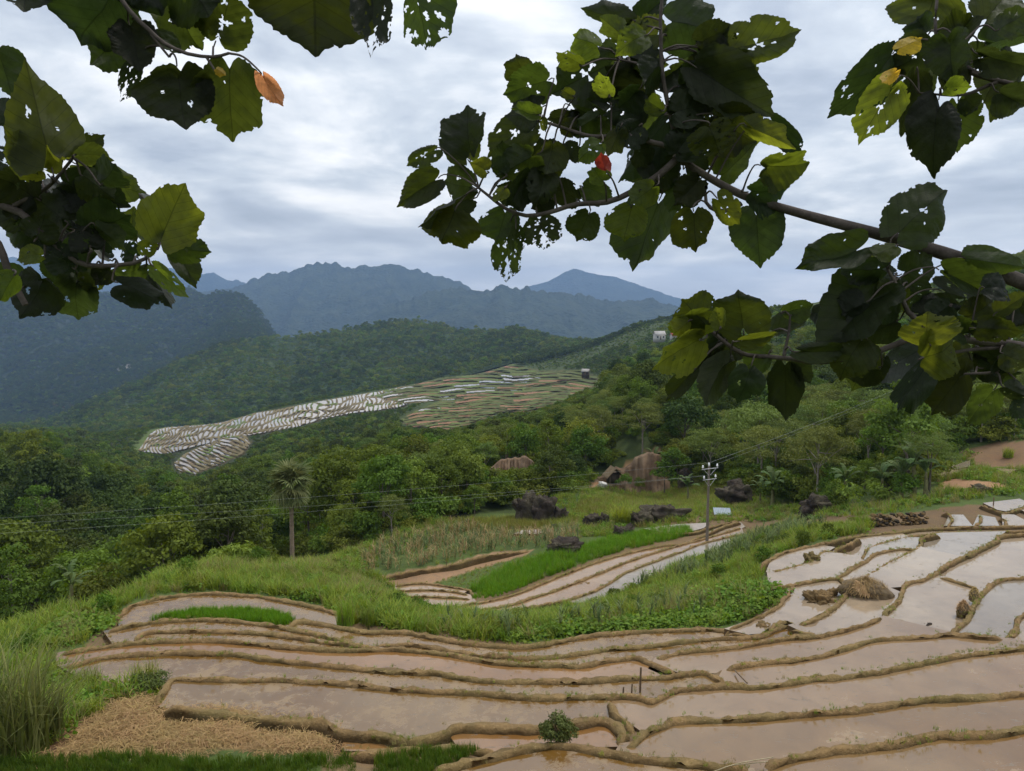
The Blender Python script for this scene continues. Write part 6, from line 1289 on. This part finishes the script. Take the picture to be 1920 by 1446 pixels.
def bough_tree(loc, trunk_pts, trunk_r, boughs, label):
    e = empty('broad_leaved_tree', loc); tag(e, label, 'tree'); L0 = np.array(loc, float)
    b = MB(); C = crom(np.array(trunk_pts), .15); b.tube(C - L0, np.interp(np.linspace(0, 1, len(C)), np.linspace(0, 1, len(trunk_r)), trunk_r), 12); link('trunk', b.mesh('trunk', True), M_BRANCH, e)
    for stems, leaves, Yd in boughs:
        b = MB(); nodes = []
        for pts, rad in stems:           # pts: (px, py, depth)  or ('w', x, y, z)
            W = np.array([p[1:] if p[0] == 'w' else at(p[0], p[1], p[2]) for p in pts]); Cc = crom(W, .03); rr = np.interp(np.linspace(0, 1, len(Cc)), np.linspace(0, 1, len(rad)), rad)
            rr = rr * (1 + .10 * np.sin(np.arange(len(Cc)) * .9) * (np.arange(len(Cc)) % 7 == 0)); b.tube(Cc - L0, rr, 8); nodes.append(Cc)
        NN = np.concatenate(nodes); npx = np.stack(proj(NN), 1)
        todo = []
        for (bx, by, tx, ty, wd, cl) in leaves:
            rg = cl.endswith('!'); cl = cl[0]; yb = Yd + (LR.uniform(-.06, .22) if cl not in 'oryb' else LR.uniform(-.2, -.08)); tilt = LR.uniform(-.45, .45)
            B = at(bx, by, yb); T = at(tx, ty, yb * 1.0); Lm = np.linalg.norm(T - B); T = at(tx, ty, yb + tilt * Lm)
            yd = T - B; L_ = np.linalg.norm(yd); yd /= L_; vw = (B + T) / 2; vw /= np.linalg.norm(vw); zc = -vw - np.dot(-vw, yd) * yd; zc /= np.linalg.norm(zc); xc = np.cross(yd, zc)
            ro = LR.uniform(-.6, .6); x2 = xc * math.cos(ro) + zc * math.sin(ro); z2 = np.cross(x2, yd); wm = 1.12 * wd * yb / FPX / math.cos(ro)
            me = RAGG[LR.randrange(2)] if rg else LEAFS[15] if cl in 'or' else LEAFS[LR.randrange(len(LEAFS))]; todo.append((me, cl, B, x2 * wm, yd * L_, z2 * (wm + L_) / 2 * (1 if LR.random() < .5 else -1)))
            dd = ((npx - (bx, by)) ** 2).sum(1); i = int(dd.argmin())
            if 25 < dd[i] < 150 ** 2 and cl != 'y':
                A = NN[i]; md = (A + B) / 2 + np.array((0, 0, .012)); q = crom(np.array([A, md, B, B + yd * L_ * .12]), .02); b.tube(q - L0, np.linspace(.0035, .002, len(q)), 5, cap=False)
        br = link('branch', b.mesh('branch', True), M_BRANCH, e)
        for me, cl, B, X, Y, Z in todo:
            o = bpy.data.objects.new('leaf', me); COL.objects.link(o); o.parent = br
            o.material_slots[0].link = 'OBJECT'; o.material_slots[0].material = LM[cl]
            o.matrix_local = Matrix(((X[0], Y[0], Z[0], B[0] - L0[0]), (X[1], Y[1], Z[1], B[1] - L0[1]), (X[2], Y[2], Z[2], B[2] - L0[2]), (0, 0, 0, 1)))
def cv(s, ox, oy, rows):
    return [(ox + a * s, oy + b_ * s, ox + c * s, oy + d * s, w_ * s, k) for a, b_, c, d, w_, k in rows]
def cs_(s, ox, oy, Y, pts): return [(ox + a * s, oy + b_ * s, Y) for a, b_ in pts]
K1, K2, K3, K4 = .4287, .3872, .3873, .375
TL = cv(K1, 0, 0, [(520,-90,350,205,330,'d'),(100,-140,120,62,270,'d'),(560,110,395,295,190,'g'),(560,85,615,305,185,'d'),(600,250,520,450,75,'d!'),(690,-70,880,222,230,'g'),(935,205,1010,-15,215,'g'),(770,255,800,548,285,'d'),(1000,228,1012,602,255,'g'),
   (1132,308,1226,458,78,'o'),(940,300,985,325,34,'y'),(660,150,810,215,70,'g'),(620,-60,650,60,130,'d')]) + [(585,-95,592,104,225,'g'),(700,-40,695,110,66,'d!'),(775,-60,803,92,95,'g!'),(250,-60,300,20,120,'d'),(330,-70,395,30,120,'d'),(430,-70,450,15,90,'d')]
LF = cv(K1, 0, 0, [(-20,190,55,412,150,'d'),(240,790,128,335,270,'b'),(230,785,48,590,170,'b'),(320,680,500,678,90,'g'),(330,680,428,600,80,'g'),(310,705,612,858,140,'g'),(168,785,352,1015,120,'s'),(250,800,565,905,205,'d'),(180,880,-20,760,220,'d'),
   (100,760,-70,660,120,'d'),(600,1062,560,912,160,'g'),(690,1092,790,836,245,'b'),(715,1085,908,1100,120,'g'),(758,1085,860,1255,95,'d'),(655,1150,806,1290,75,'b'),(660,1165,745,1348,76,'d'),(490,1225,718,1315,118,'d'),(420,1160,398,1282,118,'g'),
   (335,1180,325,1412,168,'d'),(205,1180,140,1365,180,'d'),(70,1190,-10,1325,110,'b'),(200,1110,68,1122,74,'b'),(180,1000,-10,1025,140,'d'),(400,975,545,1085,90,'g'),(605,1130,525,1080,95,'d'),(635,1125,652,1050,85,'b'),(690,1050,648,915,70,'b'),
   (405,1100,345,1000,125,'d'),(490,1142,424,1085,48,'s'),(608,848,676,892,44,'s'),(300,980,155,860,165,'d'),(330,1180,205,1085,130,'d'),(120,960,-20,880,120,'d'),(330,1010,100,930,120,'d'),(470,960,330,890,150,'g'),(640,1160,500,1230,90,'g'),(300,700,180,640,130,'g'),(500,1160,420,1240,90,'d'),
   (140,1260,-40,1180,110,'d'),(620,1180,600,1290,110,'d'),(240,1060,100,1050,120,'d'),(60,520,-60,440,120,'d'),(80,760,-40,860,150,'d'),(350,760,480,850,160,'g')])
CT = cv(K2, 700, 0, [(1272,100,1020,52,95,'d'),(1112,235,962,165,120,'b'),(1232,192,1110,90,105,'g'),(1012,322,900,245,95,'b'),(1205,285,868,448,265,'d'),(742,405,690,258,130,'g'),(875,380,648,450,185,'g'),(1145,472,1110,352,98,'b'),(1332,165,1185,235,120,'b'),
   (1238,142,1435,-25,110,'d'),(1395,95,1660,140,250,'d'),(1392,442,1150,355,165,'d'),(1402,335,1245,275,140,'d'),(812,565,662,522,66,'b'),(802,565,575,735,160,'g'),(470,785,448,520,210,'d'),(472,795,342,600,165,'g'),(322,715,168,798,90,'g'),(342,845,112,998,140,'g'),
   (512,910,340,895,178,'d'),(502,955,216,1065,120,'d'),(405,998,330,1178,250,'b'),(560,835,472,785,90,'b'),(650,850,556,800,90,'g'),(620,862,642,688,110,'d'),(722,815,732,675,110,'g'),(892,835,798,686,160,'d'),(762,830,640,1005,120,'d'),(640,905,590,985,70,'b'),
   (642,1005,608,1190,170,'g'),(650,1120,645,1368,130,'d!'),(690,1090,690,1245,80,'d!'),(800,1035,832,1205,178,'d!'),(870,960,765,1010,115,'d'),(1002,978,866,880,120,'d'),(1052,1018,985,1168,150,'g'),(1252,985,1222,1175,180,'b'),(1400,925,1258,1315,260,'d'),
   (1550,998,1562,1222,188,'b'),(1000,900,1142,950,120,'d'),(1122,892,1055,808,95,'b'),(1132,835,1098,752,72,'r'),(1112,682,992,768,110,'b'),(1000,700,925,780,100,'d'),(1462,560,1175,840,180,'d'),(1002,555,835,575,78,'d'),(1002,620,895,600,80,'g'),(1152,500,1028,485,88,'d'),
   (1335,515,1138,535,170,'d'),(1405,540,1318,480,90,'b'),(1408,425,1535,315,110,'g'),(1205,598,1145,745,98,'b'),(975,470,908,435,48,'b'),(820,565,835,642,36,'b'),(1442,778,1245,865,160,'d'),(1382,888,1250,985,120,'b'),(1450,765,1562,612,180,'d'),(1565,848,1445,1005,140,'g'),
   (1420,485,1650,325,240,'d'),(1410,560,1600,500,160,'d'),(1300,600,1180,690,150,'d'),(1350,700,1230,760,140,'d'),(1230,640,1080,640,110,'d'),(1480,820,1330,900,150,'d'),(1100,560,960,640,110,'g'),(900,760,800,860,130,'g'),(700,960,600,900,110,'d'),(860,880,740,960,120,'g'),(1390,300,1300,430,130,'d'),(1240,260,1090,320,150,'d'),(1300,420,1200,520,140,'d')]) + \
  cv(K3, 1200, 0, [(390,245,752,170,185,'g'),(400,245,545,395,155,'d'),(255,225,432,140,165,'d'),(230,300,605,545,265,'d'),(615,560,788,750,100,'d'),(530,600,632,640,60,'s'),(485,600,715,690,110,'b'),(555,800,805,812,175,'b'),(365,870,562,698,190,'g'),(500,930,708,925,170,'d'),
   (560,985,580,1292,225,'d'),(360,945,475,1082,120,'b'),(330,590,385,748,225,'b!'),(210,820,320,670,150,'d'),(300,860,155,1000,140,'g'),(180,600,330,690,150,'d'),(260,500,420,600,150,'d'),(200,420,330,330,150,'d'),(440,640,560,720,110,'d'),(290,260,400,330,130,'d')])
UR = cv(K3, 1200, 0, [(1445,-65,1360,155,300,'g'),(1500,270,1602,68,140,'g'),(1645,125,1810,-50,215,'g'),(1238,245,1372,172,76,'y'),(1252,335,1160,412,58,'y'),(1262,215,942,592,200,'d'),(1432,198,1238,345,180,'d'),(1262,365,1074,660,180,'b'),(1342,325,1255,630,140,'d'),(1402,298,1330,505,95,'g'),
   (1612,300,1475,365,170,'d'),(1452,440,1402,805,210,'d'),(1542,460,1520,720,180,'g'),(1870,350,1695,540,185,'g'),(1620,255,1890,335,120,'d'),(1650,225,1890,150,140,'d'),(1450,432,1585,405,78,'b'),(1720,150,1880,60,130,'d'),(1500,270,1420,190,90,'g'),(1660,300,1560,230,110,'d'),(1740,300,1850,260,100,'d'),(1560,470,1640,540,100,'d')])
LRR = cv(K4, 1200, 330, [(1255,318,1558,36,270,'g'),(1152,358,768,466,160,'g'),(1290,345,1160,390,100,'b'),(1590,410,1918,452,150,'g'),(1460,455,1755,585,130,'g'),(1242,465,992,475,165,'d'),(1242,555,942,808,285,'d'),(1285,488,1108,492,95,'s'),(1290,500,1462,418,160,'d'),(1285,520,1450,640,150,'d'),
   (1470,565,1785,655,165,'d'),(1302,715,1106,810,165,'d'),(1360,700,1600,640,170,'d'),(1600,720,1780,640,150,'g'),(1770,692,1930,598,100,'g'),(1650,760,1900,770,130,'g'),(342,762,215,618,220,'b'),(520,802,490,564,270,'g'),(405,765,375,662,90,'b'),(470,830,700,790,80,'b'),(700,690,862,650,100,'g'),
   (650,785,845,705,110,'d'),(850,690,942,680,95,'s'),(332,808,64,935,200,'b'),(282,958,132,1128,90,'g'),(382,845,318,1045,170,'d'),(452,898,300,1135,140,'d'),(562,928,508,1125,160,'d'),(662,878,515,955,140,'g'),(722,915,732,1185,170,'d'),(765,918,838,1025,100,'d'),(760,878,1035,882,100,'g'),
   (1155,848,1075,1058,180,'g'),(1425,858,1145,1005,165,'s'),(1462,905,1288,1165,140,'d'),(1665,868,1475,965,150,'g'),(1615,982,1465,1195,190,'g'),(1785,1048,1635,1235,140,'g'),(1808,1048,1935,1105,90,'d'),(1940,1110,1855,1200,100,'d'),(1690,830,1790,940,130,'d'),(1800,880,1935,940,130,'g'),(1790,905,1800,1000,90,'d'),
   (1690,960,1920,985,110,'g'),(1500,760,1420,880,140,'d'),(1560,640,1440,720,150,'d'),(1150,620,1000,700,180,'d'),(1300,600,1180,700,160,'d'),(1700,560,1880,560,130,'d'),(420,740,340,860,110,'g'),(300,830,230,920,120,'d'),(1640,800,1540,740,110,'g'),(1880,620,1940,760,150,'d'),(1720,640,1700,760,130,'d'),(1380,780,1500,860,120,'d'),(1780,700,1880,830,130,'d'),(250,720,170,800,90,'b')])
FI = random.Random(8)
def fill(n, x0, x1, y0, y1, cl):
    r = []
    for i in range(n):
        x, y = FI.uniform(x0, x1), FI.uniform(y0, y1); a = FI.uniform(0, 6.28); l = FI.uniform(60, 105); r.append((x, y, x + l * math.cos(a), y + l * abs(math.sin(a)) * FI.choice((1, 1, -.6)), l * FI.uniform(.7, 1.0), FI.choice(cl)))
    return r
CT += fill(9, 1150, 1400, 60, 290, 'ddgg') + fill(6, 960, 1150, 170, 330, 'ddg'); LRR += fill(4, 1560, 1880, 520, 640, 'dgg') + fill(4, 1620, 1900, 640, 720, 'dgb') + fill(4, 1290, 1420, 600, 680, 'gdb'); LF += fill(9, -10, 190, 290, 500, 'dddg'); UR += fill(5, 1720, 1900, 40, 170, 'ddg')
YR, YL = 2.6, 2.15
gzr = float(H(np.array([1.0]), np.array([2.6]))[0])
TR0 = (3.15, 2.35, gzr - .1)
bough_tree(TR0, [(3.15, 2.35, gzr - .3), (3.05, 2.45, gzr + .9), (2.75, 2.6, gzr + 1.9), (2.85, 2.7, gzr + 3.2), (2.6, 2.8, gzr + 4.6)], (.17, .13, .11, .08, .05), [
   ([([('w', 2.74, 2.6, gzr + 1.55), (2080, 590, YR), (1920, 530, YR), (1800, 485, YR), (1650, 440, YR), (1500, 400, YR), (1390, 365, YR), (1300, 315, YR), (1270, 290, YR)], (.05, .038, .031, .026, .021, .015, .011)),
     (cs_(K2, 700, 0, YR, [(1480,760),(1380,850),(1250,930),(1130,980),(980,990),(850,1030),(740,1045),(640,1010),(560,950),(510,910)]), (.012, .009, .007, .004)), (cs_(K2, 700, 0, YR, [(1490,770),(1430,520),(1400,350),(1390,100),(1400,-20)]), (.011, .008, .006, .005)),
     (cs_(K2, 700, 0, YR, [(1470,720),(1350,690),(1200,660),(1050,660),(860,600),(800,590)]), (.010, .007, .004)), (cs_(K3, 1200, 0, YR, [(490,985),(440,1015),(370,1020),(320,980),(320,900)]), (.009, .007, .005)), (cs_(K2, 700, 0, YR, [(1400,340),(1290,310),(1190,290)]), (.006, .003))], CT, YR),
   ([([('w', 2.95, 2.5, gzr + 1.3), (2100, 690, 2.45), (1920, 649, 2.45), (1837, 641, 2.45), (1785, 630, 2.45), (1744, 619, 2.45), (1702, 637, 2.45), (1631, 664, 2.45), (1575, 675, 2.45), (1519, 679, 2.45), (1485, 673, 2.45), (1440, 669, 2.45), (1402, 666, 2.45), (1372, 652, 2.45), (1327, 615, 2.45)], (.035, .024, .018, .013, .009, .006)),
     (cs_(K4, 1200, 330, 2.45, [(1450,770),(1340,680),(1300,580),(1240,470)]), (.010, .008, .005)), (cs_(K4, 1200, 330, 2.45, [(720,905),(725,870),(745,780),(750,700)]), (.006, .005, .003)), (cs_(K4, 1200, 330, 2.45, [(1880,850),(1700,865),(1560,885),(1470,930)]), (.009, .006, .004)), (cs_(K4, 1200, 330, 2.45, [(1910,860),(1830,930),(1780,980),(1620,990)]), (.008, .006, .003))], LRR, 2.45),
   ([([('w', 2.80, 2.7, gzr + 2.9), (2060, 210, 2.7), (1920, 165, 2.7), (1878, 153, 2.7), (1839, 143, 2.7), (1820, 136, 2.7)], (.03, .018, .012, .008)), (cs_(K3, 1200, 0, 2.7, [(1730,395),(1560,460),(1350,450)]), (.007, .005, .003)), (cs_(K3, 1200, 0, 2.7, [(1660,372),(1500,275),(1440,200),(1430,100),(1440,-20)]), (.008, .006, .005)), (cs_(K3, 1200, 0, 2.7, [(1500,272),(1560,210),(1640,130)]), (.005, .003)), (cs_(K3, 1200, 0, 2.7, [(1722,392),(1720,290)]), (.005, .003))], UR, 2.7)],
   'broad-leaved tree whose thick branch and holed leaves reach in from the right')
gzl = float(H(np.array([-1.6]), np.array([2.0]))[0]); TL0 = (-2.7, 1.7, gzl - .1)
bough_tree(TL0, [(-2.7, 1.7, gzl - .3), (-2.6, 1.8, gzl + .9), (-2.3, 1.95, gzl + 1.9), (-2.25, 2.05, gzl + 3.2), (-1.9, 2.1, gzl + 4.4)], (.16, .12, .10, .07, .05), [
   ([([('w', -2.3, 1.95, gzl + 1.8), (-140, 420, YL), (-20, 440, YL), (20, 520, YL), (48, 572, YL)], (.04, .02, .016, .013, .008)), ([(-20, 380, YL)] + cs_(K1, 0, 0, YL, [(90,930),(200,1040),(300,1120),(380,1160),(520,1160),(640,1130),(740,1010)]), (.011, .009, .006, .004)), (cs_(K1, 0, 0, YL, [(60,900),(160,850),(230,800),(320,690)]), (.007, .004)), (cs_(K1, 0, 0, YL, [(200,1045),(200,1150),(210,1180)]), (.005, .003))], LF, YL),
   ([([('w', -2.2, 2.05, gzl + 3.3), (60, -240, YL), (190, -60, YL), (240, 17, YL), (279, 56, YL), (309, 82, YL), (352, 101, YL), (399, 107, YL), (429, 100, YL)], (.04, .018, .010, .007, .004)), (cs_(K1, 0, 0, YL, [(660,150),(740,250)]), (.004, .003)), (cs_(K1, 0, 0, YL, [(900,245),(940,310)]), (.004, .003)), ([(190, -60, YL), (400, -110, YL), (600, -100, YL), (760, -80, YL)], (.009, .007, .005))], TL, YL)],
   'broad-leaved tree whose dark holed leaves hang in from the top left')
